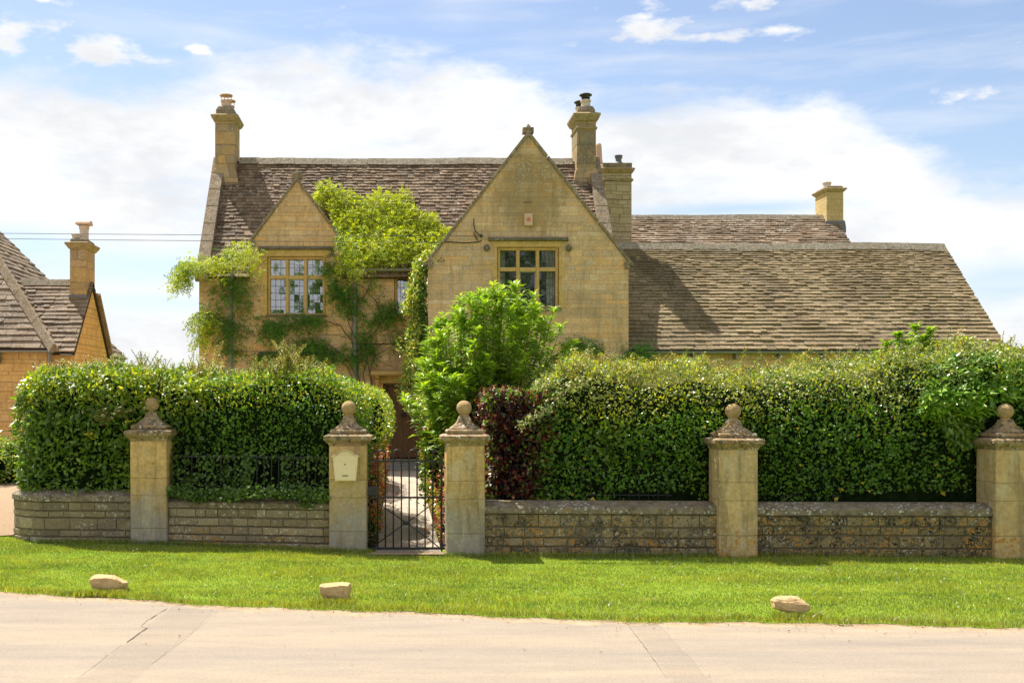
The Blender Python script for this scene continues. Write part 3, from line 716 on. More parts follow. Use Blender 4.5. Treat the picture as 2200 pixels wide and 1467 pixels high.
# left end wall and right end wall (gables of the main range), rear wall
DR = 30.8; DB = 33.4; RZ = EAVE + PIT * (DR - DF)
for xx in (-5.02, 5.52):
    mb.face_holes([(DF if xx < 0 else 28.2, -.15), (DB, -.15), (DB, EAVE), (DR, RZ), (DF, EAVE)], [], lambda a, b: (xx, a, b))
mb.face_holes([(-5.02, -.15), (5.52, -.15), (5.52, EAVE), (-5.02, EAVE)], [], lambda a, b: (a, DB, b))
main_wall = mb.build('wall', M['house'], H)
mb = MB()
GX0, GX1, GXC, GZ = 0.72, 5.47, 3.095, 8.02
fG = (1068, 1201, 530.5, 662)
mb.face_holes([(GX0, -.15), (GX1, -.15), (GX1, 5.0), (GXC, GZ), (GX0, 5.0)], [rect(*fG, DG)], lambda a, b: (a, DG, b))
for xx in (GX0, GX1):
    mb.face_holes([(DG, -.15), (DF, -.15), (DF, 5.0), (DG, 5.0)], [], lambda a, b: (xx, a, b))
gable_wall = mb.build('gable_wall', M['gable'], H)

def window(parent, name, px, D, cols, ysplit, lead, glass, depth=0.14, curtains=True, casement=None, blind=False):
    x0, x1 = X(px[0], D), X(px[1], D); z1, z0 = Z(px[2], D), Z(px[3], D)
    jw = 0.075; mb = MB(); y0 = D + 0.035; y1 = D + depth + 0.09; yg = D + depth
    # reveal
    mb.cur = 0
    t = 0.012
    def bar(xa, xb, za, zb): # chamfered member
        c = 0.028
        if (xb - xa) < (zb - za):
            mb.prism([(xa, y1), (xa, y0 + c), (xa + c, y0), (xb - c, y0), (xb, y0 + c), (xb, y1)], lambda a, b: (a, b, za), lambda a, b: (a, b, zb))
        else:
            mb.prism([(za, y1), (za, y0 + c), (za + c, y0), (zb - c, y0), (zb, y0 + c), (zb, y1)], lambda a, b: (xa, b, a), lambda a, b: (xb, b, a))
    bar(x0, x0 + jw, z0, z1); bar(x1 - jw, x1, z0, z1)
    bar(x0 + jw, x1 - jw, z1 - jw, z1); bar(x0 + jw, x1 - jw, z0, z0 + 0.05)
    mw = 0.085; W = (x1 - x0 - 2 * jw - (cols - 1) * mw) / cols
    lights = []
    zs = [(z0 + 0.05, z1 - jw)] if ysplit is None else [(Z(ysplit, D) + 0.045, z1 - jw), (z0 + 0.05, Z(ysplit, D) - 0.045)]
    for i in range(cols):
        a = x0 + jw + i * (W + mw)
        if i < cols - 1: bar(a + W, a + W + mw, z0 + 0.05, z1 - jw)
        if ysplit is not None:
            zt = Z(ysplit, D); mb.box(a, a + W, y0 + 0.02, y1, zt - 0.045, zt + 0.045)
        for k, (za, zb) in enumerate(zs): lights.append((a, a + W, za, zb, i, k))
    wobj = mb.build(name, M['dressed'], parent, bevel=0.006)
    # the wall's own reveal, behind and around the frame
    gm = MB(); lm = MB(); cm = MB()
    for (a, b, za, zb, i, k) in lights:
        gm.add([(a, yg, za), (b, yg, za), (b, yg, zb), (a, yg, zb)], [(0, 1, 2, 3)])
        nx, nz = lead[0], lead[1 + (k if ysplit is not None else 0)]
        for j in range(0, nx + 1):
            xx = a + (b - a) * j / nx; r = 0.005 if 0 < j < nx else 0.008
            lm.box(max(a, xx - r), min(b, xx + r), yg - 0.008, yg - 0.003, za, zb)
        for j in range(0, nz + 1):
            zz = za + (zb - za) * j / nz; r = 0.005 if 0 < j < nz else 0.008
            lm.box(a, b, yg - 0.0085, yg - 0.0035, max(za, zz - r), min(zb, zz + r))
        if casement and (i, k) in casement:
            r = 0.022
            for q in ((a, a + r, za, zb), (b - r, b, za, zb), (a + r, b - r, za, za + r), (a + r, b - r, zb - r, zb)):
                cm.box(q[0], q[1], yg - 0.02, yg - 0.010, q[2], q[3])
    gm.build('pane', M[glass], wobj)
    lm.build('leading', M['came'], wobj)
    if casement: cm.build('casement', M['casement'], wobj)
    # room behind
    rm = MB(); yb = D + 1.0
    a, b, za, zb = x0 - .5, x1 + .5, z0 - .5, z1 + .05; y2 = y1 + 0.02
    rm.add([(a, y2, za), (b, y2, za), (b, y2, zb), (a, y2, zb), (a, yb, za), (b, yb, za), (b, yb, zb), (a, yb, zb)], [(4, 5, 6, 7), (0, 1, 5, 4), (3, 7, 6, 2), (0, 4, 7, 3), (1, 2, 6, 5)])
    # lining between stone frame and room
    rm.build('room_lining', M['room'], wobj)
    if curtains:
        for (ca, cb) in ((x0 + jw - .02, x0 + jw + W * .36), (x1 - jw - W * .5, x1 - jw + .02)):
            c = MB(); nseg = 14
            for s_ in range(nseg + 1):
                xx = ca + (cb - ca) * s_ / nseg; yy = yg + 0.14 + 0.025 * math.sin(s_ * 1.9)
                c.v += [(xx, yy, z0 - .05), (xx, yy, z1 + .05)]
            for s_ in range(nseg): c.f.append([2 * s_, 2 * s_ + 2, 2 * s_ + 3, 2 * s_ + 1]); c.mi.append(0)
            c.build('curtain', M['curtain'], wobj, smooth=True)
    if blind:
        c = MB(); zt = Z(ysplit, D); c.box(x0 + jw, x1 - jw, yg + 0.05, yg + 0.06, zt - .02, z1 - .02); c.build('blind', M['curtain'], wobj)
    return wobj
def hood(parent, px0, px1, py, drop, D, stops=False):
    x0, x1 = X(px0, D), X(px1, D); z = Z(py, D); mb = MB()
    mb.prism([(D, z - .055), (D - .10, z - .03), (D - .10, z + .0), (D - .02, z + .045), (D, z + .045)], lambda a, b: (x0, a, b), lambda a, b: (x1, a, b))
    if drop:
        for a, s_ in ((x0, 1), (x1, -1)):
            mb.box(min(a, a + s_ * .07), max(a, a + s_ * .07), D - .07, D, z - drop, z - .056)
            mb.box(a - .06, a + .06, D - .08, D, z - drop - .05, z - drop - .001)
    if stops:
        for a in (x0 - .04, x1 + .02): mb.lathe(a, D - .03, [(0.0, z - .30), (.06, z - .27), (.075, z - .21), (.05, z - .15), (.0, z - .12)], 10)
    return mb.build('hood_mould', M['hood'], parent, bevel=0.006)
def surround(parent, px, D, pad=(14, 14, 13), mat='dressed'):
    x0, x1 = X(px[0], D), X(px[1], D); z1, z0 = Z(px[2], D), Z(px[3], D); a, b, c = [p / F * D for p in pad]; y0 = D - 0.012; mb = MB()
    # long-and-short blocks either side, a lintel course above
    mb.box(x0 - a, x1 + b, y0, D + 0.10, z1, z1 + c)
    n = 4; hh = (z1 - z0) / n
    for i in range(n):
        k = 1.0 if i % 2 == 0 else 0.55
        mb.box(x0 - a * k, x0, y0, D + 0.10, z0 + i * hh, z0 + (i + 1) * hh - 0.006); mb.box(x1, x1 + b * k, y0, D + 0.10, z0 + i * hh, z0 + (i + 1) * hh - 0.006)
    return mb.build('window_surround', M[mat], parent, bevel=0.004)

w1 = window(H, 'window', fW1, DF, 3, 595, (3, 2, 5), 'glass_bright', casement=[(1, 1)], blind=True, curtains=False)
hood(w1, 556, 717, 533, 0.16, DF); surround(w1, fW1, DF, (14, 14, 14))
sb = MB(); sb.box(X(570, DF), X(703, DF), DF - .06, DF + .1, Z(681, DF), Z(677.3, DF)); sb.build('sill', M['hood'], w1, bevel=.005)
w0 = window(H, 'window', fW0, DF, 3, None, (3, 6), 'glass', curtains=True)
hood(w0, 556, 717, 760, 0.16, DF); surround(w0, fW0, DF, (14, 14, 13))
ws = window(H, 'window', fS, DF, 1, None, (3, 4), 'glass_bright', curtains=False)
w2 = window(H, 'window', fG, DG, 3, 578, (3, 2, 5), 'glass', casement=[(1, 1)])
hood(w2, 1049.5, 1220, 514, 0, DG, stops=True); surround(w2, fG, DG, (10, 12, 13))
sb = MB(); sb.box(X(1064, DG), X(1205, DG), DG - .07, DG + .1, Z(668, DG), Z(662.3, DG)); sb.build('sill', M['hood'], w2, bevel=.005)

# door
mb = MB(); x0, x1 = X(823, DF), X(909, DF); zb, zt = Z(986, DF), Z(823, DF); yd = DF + 0.20
mb.box(x0, x0 + .07, DF + .08, DF + .30, zb, zt); mb.box(x1 - .07, x1, DF + .08, DF + .30, zb, zt); mb.box(x0 + .07, x1 - .07, DF + .08, DF + .30, zt - .05, zt)
door = None
dm = MB(); xc = (x0 + x1) / 2; xs_ = [xc + (i - 3) * 0.149 for i in range(7)]
xs_ = [max(x0 + .07, min(x1 - .07, q)) for q in xs_]
zl = zt - .05
for i in range(6):
    a, b = xs_[i] + .004, xs_[i + 1] - .004
    if b - a > .01: dm.box(a, b, yd, yd + .04, zb + .03, zl - .01)
dm.box(x0 + .07, x1 - .07, yd + .012, yd + .05, zb + .03, zl - .01)
# raised cover strips and pointed head
for i in range(1, 6): dm.box(xs_[i] - .012, xs_[i] + .012, yd - .012, yd, zb + .12, zl - .42 if i in (1, 5) else zl - .26)
dm.beam((xs_[1], yd - .006, zl - .42), (xc, yd - .006, zl - .14), .03, .02, (0, 1, 0)); dm.beam((xs_[5], yd - .006, zl - .42), (xc, yd - .006, zl - .14), .03, .02, (0, 1, 0))
dm.box(x0 + .07, x1 - .07, yd - .014, yd, zb + .03, zb + .12)
door = dm.build('door', M['door'], H)
mb.build('door_frame', M['door'], door)
def diamond(cx, cz, rx, rz, y0, y1, mb): mb.prism([(cx - rx, cz), (cx, cz - rz), (cx + rx, cz), (cx, cz + rz)], lambda a, b: (a, y0, b), lambda a, b: (a, y1, b))
dz = Z(861, DF); q = MB(); diamond(xc, dz, .15, .175, yd - .022, yd, q); q.build('pane_frame', M['door'], door)
m, n, b = base_mat('green tinted door glass', rough=0.15, spec=0.6)
n.put(b.inputs['Base Color'], n.ramp(n.noise(n.pos(), 9, 3), [(0.35, (0.22, 0.26, 0.10)), (0.6, (0.5, 0.48, 0.25))])); M['doorglass'] = m
q = MB(); diamond(xc, dz, .115, .14, yd - .027, yd - .0225, q); q.build('door_pane', M['doorglass'], door)
q = MB(); q.lathe(0, 0, [(.0, -.03), (.055, -.02), (.06, .01), (.0, .02)], 12)
q.v = [(xc + a, yd - .03 + c, Z(888, DF) + b) for a, b, c in q.v]; q.tube([(xc + .05 * math.sin(t), yd - .045, Z(890, DF) - .02 - .06 * math.cos(t)) for t in np.linspace(0, 6.28, 14)], .012, 6)
q.build('door_knocker', M['iron'], door)
# canopy over the door: slab, lintel and two brackets
q = MB(); z = Z(803, DF)
q.prism([(DF, z - .05), (DF - .38, z - .05), (DF - .42, z - .01), (DF - .42, z + .03), (DF, z + .11)], lambda a, b: (X(797, DF), a, b), lambda a, b: (X(926, DF), a, b))
can = q.build('door_canopy', M['dressed'], H, bevel=.006)
q = MB(); q.box(X(815, DF), X(917, DF), DF - .05, DF + .25, Z(823, DF) + .001, z - .051); q.build('lintel', M['dressed'], can)
for a in (807, 918):
    q = MB(); xa = X(a, DF); q.prism([(DF, Z(831, DF)), (DF - .08, Z(828, DF)), (DF - .14, Z(816, DF)), (DF - .32, Z(811, DF)), (DF - .32, z - .051), (DF, z - .051)], lambda u, v: (xa, u, v), lambda u, v: (xa + .095, u, v)); q.build('bracket', M['dressed'], can)
for a_ in (x0 - .1, x1):
    q = MB(); q.box(a_, a_ + .1, DF - .014, DF + .25, zb, zt); q.build('door_jamb', M['dressed'], H, bevel=.004)
for i in range(3):
    q = MB(); q.box(X(815, DF) - i * .02, X(915, DF) + i * .02, DF - .35 - i * .30, DF + (.3 if i == 0 else -.36 - (i - 1) * .30) , -.1, zb - .005 - i * .085); q.build('door_step', M['step'], H, bevel=.015)

# roofs
roof = roof_tiles('roof', M['tile_main'], H, (-4.78, DF - .16, EAVE - .16 * PIT), (5.25, DF - .16, EAVE - .16 * PIT), (5.25, DR, RZ), (-4.78, DR, RZ), 0.155, 0.105, 0.165, 0.027, seed=3, slab=0.05, notch=(-3.71, -1.40, (5.72 - EAVE + .16 * PIT) / (RZ - EAVE + .16 * PIT)))
roof_tiles('rear_slope', M['tile_main'], roof, (5.25, DB + .15, EAVE - .16 * PIT), (-4.78, DB + .15, EAVE - .16 * PIT), (-4.78, DR, RZ), (5.25, DR, RZ), 0.3, 0.3, 0.5, seed=4)
ridge_run('ridge', M['ridge'], roof, (-4.36, DR, RZ + .02), (4.82, DR, RZ + .02), 0.50, 0.34, 0.07, sag=0.012)
# cross gable roofs
YB = DF + (GZ - EAVE) / PIT
g_r = roof_tiles('gable_roof', M['tile_main'], H, (GX1 + .02, DG + .12, 4.97), (GX1 + .02, YB + .3, 4.97), (GXC, YB + .3, GZ - .07), (GXC, DG + .12, GZ - .07), .15, .12, .22, seed=5)
roof_tiles('gable_slope', M['tile_main'], g_r, (GX0 - .02, YB + .3, 4.97), (GX0 - .02, DG + .12, 4.97), (GXC, DG + .12, GZ - .07), (GXC, YB + .3, GZ - .07), .15, .12, .22, seed=6)
ridge_run('gable_ridge', M['ridge'], g_r, (GXC, DG + .3, GZ - .04), (GXC, YB, GZ - .04), .5, .3, .06)
XC, ZC = -2.555, 7.28
YD = DF + (ZC - EAVE) / PIT
d_r = roof_tiles('dormer_roof', M['tile_main'], H, (-1.39, DF + .12, 5.70), (-1.39, YD + .2, 5.70), (XC, YD + .2, ZC - .06), (XC, DF + .12, ZC - .06), .14, .12, .22, seed=7)
roof_tiles('dormer_slope', M['tile_main'], d_r, (-3.72, YD + .2, 5.70), (-3.72, DF + .12, 5.70), (XC, DF + .12, ZC - .06), (XC, YD + .2, ZC - .06), .14, .12, .22, seed=8)
for xx in (-3.70, -1.41):
    q = MB(); q.add([(xx, DF, EAVE - .05), (xx, DF + .6, EAVE - .05), (xx, DF + .6, 5.73), (xx, DF, 5.73)], [(0, 1, 2, 3)]); q.build('dormer_cheek', M['house'], d_r)
# gable copings (thin slabs running up each verge), kneelers, finials
def gcoping(parent, xl, xr, ze, xc, zp, D, w_=.30, t=.07, seed=0):
    mb = MB(); rr = random.Random(seed)
    for (a, c) in ((xl, xc), (xr, xc)):
        A = Vector((a, D - .05 + w_ / 2, ze)); B = Vector((c, D - .05 + w_ / 2, zp)); d_ = (B - A); n_ = max(3, int(d_.length / .62)); up = Vector((-(B.z - A.z), 0, (B.x - A.x)));  up = up if up.z > 0 else -up; up.normalize()
        A = A - d_.normalized() * .10
        d_ = B - A
        for i in range(n_):
            p = A + d_ * (i / n_); e = A + d_ * ((i + 1) / n_ - .006); o_ = up * (t / 2 + rr.uniform(-.004, .006)); mb.beam(p + o_, e + o_, w_, t, up)
        mb.box(a - (.02 if a < c else .10), a + (.10 if a < c else .02), D - .06, D + .24, ze - .14, ze + .02)
    o = mb.build('coping', M['coping'], parent, bevel=.008)
    f = MB(); f.loft(xc, D + .10, [(.075, .15, zp - .02), (.05, .12, zp + .10), (.05, .12, zp + .14), (.075, .14, zp + .17), (.05, .12, zp + .21), (.015, .08, zp + .28)])
    f.box(xc - .13, xc - .045, D + .0, D + .22, zp + .06, zp + .20); f.box(xc + .045, xc + .13, D + .0, D + .22, zp + .06, zp + .20)
    f.build('finial', M['coping'], o, bevel=.012)
gcoping(gable_wall, GX0, GX1, 5.0, GXC, GZ, DG, seed=1)
gcoping(main_wall, -3.70, -1.41, 5.73, XC, ZC, DF, .24, .06, seed=2)
# broad verge copings of the main range
def vcoping(x0, x1, parent):
    mb = MB(); A = Vector(((x0 + x1) / 2, DF - .28, EAVE - .28 * PIT)); B = Vector(((x0 + x1) / 2, DR, RZ)); up = Vector((0, -PIT, 1)).normalized(); n_ = 7
    for i in range(n_):
        p = A + (B - A) * (i / n_); e = A + (B - A) * ((i + 1) / n_ - .004); mb.beam(p + up * .10, e + up * .10, x1 - x0, .14, up)
    A = Vector(((x0 + x1) / 2, DB + .2, EAVE - .2 * PIT)); B = Vector(((x0 + x1) / 2, DR, RZ)); up = Vector((0, PIT, 1)).normalized(); mb.beam(A + up * .1, B + up * .1, x1 - x0, .14, up)
    return mb.build('verge_coping', M['coping'], parent, bevel=.01)
vcoping(-5.06, -4.74, roof); vcoping(5.21, 5.53, roof)

def chimney(name, parent, px0, px1, D, depth, secs, mats, pots, label=None, cornice=None):
    """secs: list of (dx, pixel y) half-width growth; built around the front face px0..px1 at depth D"""
    xa, xb = X(px0, D), X(px1, D); cx = (xa + xb) / 2; hx = (xb - xa) / 2; cy = D + depth / 2; hy = depth / 2
    mb = MB(); mb.loft(cx, cy, [(hx + g, hy + g, Z(y, D - g)) for g, y in secs]); o = mb.build(name, M[mats[0]], parent, label, bevel=.008)
    for (lst, mat, nm) in cornice or []:
        q = MB(); q.loft(cx, cy, [(hx + g, hy + g, Z(y, D - g)) for g, y in lst]); q.build(nm, M[mat], o, bevel=.006)
    for (fx, fy, r, y0, y1, kind, mat) in pots:
        q = MB(); px_, py_ = cx + fx * hx, cy + fy * hy; z0, z1 = Z(y0, D), Z(y1, D)
        q.lathe(px_, py_, [(r, z0), (r * .96, z0 + (z1 - z0) * .75), (r * 1.12, z0 + (z1 - z0) * .80), (r * 1.12, z0 + (z1 - z0) * .93), (r * .98, z1), (r * .75, z1), (r * .75, z1 - .1)], 18)
        po = q.build('chimney_pot', M[mat], o, smooth=False)
        if kind:
            q = MB(); 
            for k in range(4):
                t = k * math.pi / 2 + .5; q.tube([(px_ + r * 1.0 * math.cos(t), py_ + r * 1.0 * math.sin(t), z1 - .04), (px_ + r * 1.1 * math.cos(t), py_ + r * 1.1 * math.sin(t), z1 + .13)], .010, 5)
            q.lathe(px_, py_, [(r * 1.35, z1 + .12), (r * 1.3, z1 + .145), (r * .8, z1 + .175), (0.01, z1 + .185)], 18)
            if kind == 2: q.lathe(px_, py_, [(r * .25, z1 - .02), (r * .9, z1 + .04), (r * .9, z1 + .055), (r * .2, z1 + .09)], 14)
            q.build('cowl', M['cowl'] if kind == 2 else M['pot'], po)
    return o
DCH = 30.3
# left ridge stack
ch1 = chimney('chimney', H, 462, 504.5, DCH, .92, [(.10, 402), (.10, 390), (.085, 384), (0.02, 364), (0, 362), (0, 262)], ['stack'],
        [(-.02, -.45, .135, 230, 211, 1, 'pot'), (.05, .5, .135, 230, 214, 1, 'pot')],
        cornice=[([(.0, 262), (.05, 258), (.10, 250), (.105, 246), (.0, 244)], 'cornice', 'cornice'), ([(-.02, 245), (-.02, 236), (-.07, 229), (-.16, 227.5)], 'coping', 'chimney_cap')])
ch2 = chimney('chimney', H, 1239.5, 1280.5, DCH, .92, [(.10, 402), (.10, 390), (.085, 384), (0.02, 364), (0, 362), (0, 262)], ['stack'],
        [(.08, -.45, .13, 231, 210, 2, 'pot_pale'), (-.25, .55, .12, 231, 216, 2, 'pot_pale')],
        cornice=[([(.0, 262), (.05, 258), (.11, 247), (.115, 243), (.0, 241)], 'cornice', 'cornice'), ([(0, 279), (.035, 276), (.035, 273.5), (0, 272)], 'cornice', 'string_band'),
                 ([(-.02, 243), (-.02, 236), (-.07, 229), (-.16, 227.5)], 'coping', 'chimney_cap')])
# broad stack behind the gable
DC3 = 31.6
ch3 = chimney('chimney', H, 1296, 1357, DC3, 1.0, [(0, 600), (0, 352)], ['stack_small'], [],
        cornice=[([(.0, 373), (.04, 370), (.08, 364), (.085, 361), (0, 360)], 'cornice', 'cornice'), ([(0, 390), (.045, 388), (.045, 385), (0, 383)], 'cornice', 'string_band'),
                 ([(.01, 360.5), (.01, 350)], 'coping', 'chimney_cap')])
q = MB(); xa = X(1299, DC3); xb = X(1322, DC3); q.box(xa, xb, DC3 - .10, DC3 - .001, Z(600, DC3), Z(391, DC3)); q.build('pilaster', M['stack_small'], ch3, bevel=.005)
q = MB(); fx, fy = X(1329, 32.1), 32.1; q.lathe(fx, fy, [(.16, Z(352, 32.1)), (.10, Z(349, 32.1)), (.085, Z(348, 32.1)), (.085, Z(341, 32.1)), (.11, Z(340.5, 32.1)), (.11, Z(338.5, 32.1)), (.09, Z(338, 32.1)), (.09, Z(337, 32.1)), (.115, Z(336.6, 32.1)), (.115, Z(334.5, 32.1)), (.05, Z(333.5, 32.1))], 16)
q.build('flue', M['lead'], ch3)
q = MB(); fx, fy = X(1286, 32.4), 32.4; q.lathe(fx, fy, [(.13, Z(352, 32.4)), (.11, Z(345, 32.4)), (.10, Z(330, 32.4)), (.085, Z(312, 32.4)), (.06, Z(309, 32.4))], 14); q.build('chimney_pot', M['pot'], ch3)

# gutters and downpipes
def gutter(parent, p0, p1, r=.055):
    mb = MB(); p0, p1 = Vector(p0), Vector(p1); n_ = 8
    for i in range(n_ + 1):
        t = math.pi * i / n_; 
        for p in (p0, p1): mb.v.append((p.x, p.y - r * math.cos(t), p.z - r * math.sin(t)))
    for i in range(n_): mb.f.append([2 * i, 2 * i + 1, 2 * i + 3, 2 * i + 2]); mb.mi.append(0)
    for i in range(n_ + 1):
        t = math.pi * i / n_
        for p in (p0, p1): mb.v.append((p.x, p.y - (r - .008) * math.cos(t), p.z - (r - .008) * math.sin(t)))
    b = 2 * (n_ + 1)
    for i in range(n_): mb.f.append([b + 2 * i, b + 2 * i + 1, b + 2 * i + 3, b + 2 * i + 2]); mb.mi.append(0)
    return mb.build('gutter', M['gutter'], parent)
gz = Z(578, DF - .2)
gutter(H, (X(463, DF), DF - .2, gz), (-3.71, DF - .2, gz)); gutter(H, (-1.40, DF - .2, gz), (.72, DF - .2, gz))
for px, bx in ((503, 496.5), (774, 763)):
    q = MB(); xa, xb = X(px, DF), X(bx, DF); q.tube([(xa, DF - .2, gz - .03), (xa, DF - .2, gz - .12), (xb + .01, DF - .07, gz - .30), (xb, DF - .07, gz - .38), (xb, DF - .07, .1)], .042, 10)
    for zz in (4.2, 3.0, 1.8): q.tube([(xb, DF - .07, zz), (xb, DF - .07, zz + .06)], .052, 10); q.box(xb - .08, xb + .08, DF - .03, DF - .0015, zz, zz + .03)
    q.build('downpipe', M['pipe'], H)
# alarm box with its red mark
q = MB(); q.box(X(1126, DG), X(1143.5, DG), DG - .09, DG, Z(486, DG), Z(459.5, DG)); al = q.build('alarm_box', M['alarm'], H, bevel=.012)
q = MB(); za = Z(477, DG)
for i, (hh) in enumerate((.075, .10, .10, .07)):
    xx = X(1130.5, DG) + i * .025; q.box(xx, xx + .017, DG - .094, DG - .0905, za, za + hh)
q.build('alarm_mark', M['alarm_red'], al)
# slotted vent, wire bracket and the cable clipped to the gable
q = MB()
for k in range(6): xx = X(1124.5, DG) + k * .036; q.box(xx, xx + .022, DG - .004, DG - .001, Z(436, DG), Z(433.6, DG))
q.build('air_vent', M['came'], H)
q = MB(); q.box(X(1031, DG), X(1036, DG), DG - .10, DG, Z(510, DG), Z(505, DG)); q.tube([P(1033, 507, DG - .02), P(1021, 497, DG - .01), P(1018, 483, DG - .01), P(1018, 470, DG - .01)], .010, 5)
q.build('wire_bracket', M['iron'], H)
q = MB(); q.tube([P(936, 521, DG - .02), P(965, 520, DG - .02), P(1000, 522, DG - .02), P(1029, 520, DG - .02), P(1024, 513, DG - .02), P(1018, 500, DG - .02)], .012, 5); q.tube([P(1029, 520, DG - .02), P(1035, 517, DG - .02)], .010, 5)
q.build('cable', M['iron'], H)
q = MB(); q.tube([P(768, 738, DF - .01), P(818, 739, DF - .01), P(862, 738, DF - .01)], .012, 5); q.build('cable', M['iron'], H)

# long wing on the right
WD = 27.0; WZ = Z(752, WD); WR = 30.1; WRZ = Z(530, WR); WX1 = 14.74; wy = WD + .22
q = MB(); q.face_holes([(GX1, -.15), (WX1 - .15, -.15), (WX1 - .15, WZ + .05), (GX1, WZ + .05)], [], lambda a, b: (a, wy, b))
wz = WZ + .05; q.face_holes([(wy, -.15), (33.2, -.15), (33.2, wz), (WR, WRZ - .05), (wy, wz + .1)], [], lambda a, b: (WX1 - .15, a, b))
q.face_holes([(GX1, -.15), (WX1 - .15, -.15), (WX1 - .15, wz), (GX1, wz)], [], lambda a, b: (a, 33.2, b))
q.build('wing_wall', M['house'], H)
wr = roof_tiles('wing_roof', M['tile_wing'], H, (GX1 + .01, WD, WZ), (WX1, WD, WZ), (WX1, WR, WRZ), (GX1 + .01, WR, WRZ), 0.165, 0.085, 0.19, 0.030, seed=9)
roof_tiles('rear_slope', M['tile_wing'], wr, (WX1, 33.3, WZ), (GX1, 33.3, WZ), (GX1, WR, WRZ), (WX1, WR, WRZ), .3, .3, .5, seed=10)
ridge_run('ridge', M['ridge'], wr, (GX1 + .02, WR, WRZ + .02), (WX1 - .02, WR, WRZ + .02), 0.9, 0.34, 0.075, sag=0.015)
gutter(wr, (GX1 + .02, WD - .03, WZ - .03), (WX1, WD - .03, WZ - .03), .06)
for i in range(9):
    q = MB(); xx = GX1 + .6 + i * 1.05; q.box(xx, xx + .03, WD - .03, wy, WZ - .22, WZ - .05); q.build('gutter_bracket', M['gutter'], wr)
# rear range with its own chimney
q = MB(); RX1 = 13.3; RD = 31.6; RRD = 34.0; RRZ = Z(468, RRD); REZ = RRZ - .8 * (RRD - RD)
q.face_holes([(5.5, -.15), (RX1 - .1, -.15), (RX1 - .1, REZ), (5.5, REZ)], [], lambda a, b: (a, RD + .2, b)); q.face_holes([(RD + .2, -.15), (36.4, -.15), (36.4, REZ), (RRD, RRZ - .05), (RD + .2, REZ)], [], lambda a, b: (RX1 - .1, a, b))
q.build('rear_wall', M['house'], H)
rr_ = roof_tiles('rear_roof', M['tile_rear'], H, (5.5, RD, REZ), (RX1, RD, REZ), (RX1, RRD, RRZ), (5.5, RRD, RRZ), 0.14, 0.11, 0.22, 0.032, seed=12)
roof_tiles('rear_slope', M['tile_rear'], rr_, (RX1, 36.5, REZ), (5.5, 36.5, REZ), (5.5, RRD, RRZ), (RX1, RRD, RRZ), .3, .3, .5, seed=13)
ridge_run('ridge', M['ridge'], rr_, (5.5, RRD, RRZ + .02), (X(1768, RRD), RRD, RRZ + .02), 1.1, 0.32, 0.07, sag=0.012)
ch4 = chimney('chimney', H, 1776, 1812, 33.7, .92, [(.03, 500), (.03, 474), (0, 473), (0, 413)], ['stack_brick'], [(-.35, -.1, .12, 402, 386, 0, 'pot_pale')],
        cornice=[([(0, 413), (.04, 410), (.09, 405), (.09, 403.5), (0, 403)], 'cornice', 'cornice'), ([(-.01, 403.5), (-.01, 400), (-.06, 399)], 'coping', 'chimney_cap'), ([(.06, 500), (.06, 488), (.035, 474)], 'lead', 'flashing')])

# ------------------------------------------------------------------ neighbour on the left
NB = thing('neighbour_cottage', (-11, 30, 0), 'smaller ochre stone cottage with steep hipped slate roof at the left edge', 'house')
nz = 3.12
q = MB(); q.face_holes([(-20, -.15), (-9.35, -.15), (-9.35, nz), (-20, nz)], [], lambda a, b: (a, 29.75, b)); q.face_holes([(29.75, -.15), (37.25, -.15), (37.25, nz), (29.75, nz)], [], lambda a, b: (-9.35, a, b))
# small wing with gable end facing right
gx = -8.69; y0_, y1_, yc = 30.0, 33.35, 31.7; gz_ = Z(607, 31.7)
q.face_holes([(-9.4, -.15), (gx, -.15), (gx, nz), (-9.4, nz)], [], lambda a, b: (a, y0_, b)); q.face_holes([(y0_, -.15), (y1_, -.15), (y1_, nz), (yc, gz_), (y0_, nz)], [], lambda a, b: (gx, a, b))
M['nwall'] = ashlar('ochre cottage stone', [(0.64, 0.38, 0.125), (0.72, 0.44, 0.16), (0.66, 0.41, 0.155), (0.74, 0.49, 0.20)], .15, .40, (0.34, 0.23, 0.10), .007, .75, stain=(0.45, 0.28, 0.10), stain_amt=.4, bump=.6, streak=.2, fine_c=.25)
q.build('wall', M['nwall'], NB)
ap = (-13.25, 33.5, nz + 1.2 * 4.15)
roof_tiles('roof', M['tile_left'], NB, (-22, 29.5, nz), (-9.1, 29.5, nz), (ap[0], ap[1], ap[2]), (-22, ap[1], ap[2]), .24, .16, .32, .03, seed=21)
hr = roof_tiles('hip_slope', M['tile_left'], NB, (-9.1, 29.5, nz), (-9.1, 37.5, nz), (ap[0] + .01, ap[1] + .01, ap[2]), (ap[0], ap[1], ap[2]), .24, .16, .32, .03, seed=22)
ridge_run('hip_ridge', M['coping'], NB, (-9.06, 29.46, nz + .03), (ap[0], ap[1], ap[2] + .03), .6, .34, .07)
nr = roof_tiles('wing_roof', M['tile_left'], NB, (-10.6, 29.8, nz - .1), (gx + .05, 29.8, nz - .1), (gx + .05, yc, gz_), (-12.2, yc, gz_), .20, .14, .26, .028, seed=23)
roof_tiles('wing_slope', M['tile_left'], nr, (gx + .05, y1_ + .2, nz - .1), (-10.6, y1_ + .2, nz - .1), (-10.6, yc, gz_), (gx + .05, yc, gz_), .20, .14, .26, .028, seed=24)
ridge_run('ridge', M['ridge'], nr, (-11.4, yc, gz_ + .02), (-9.2, yc, gz_ + .02), .5, .3, .07)
q = MB(); A = Vector((gx + .02, y1_ + .5, nz - .45)); B = Vector((gx + .02, yc + .3, gz_ - .3)); q.beam(A, B, .28, .09, (0, 1, .9)); q.build('verge_coping', M['coping'], nr)
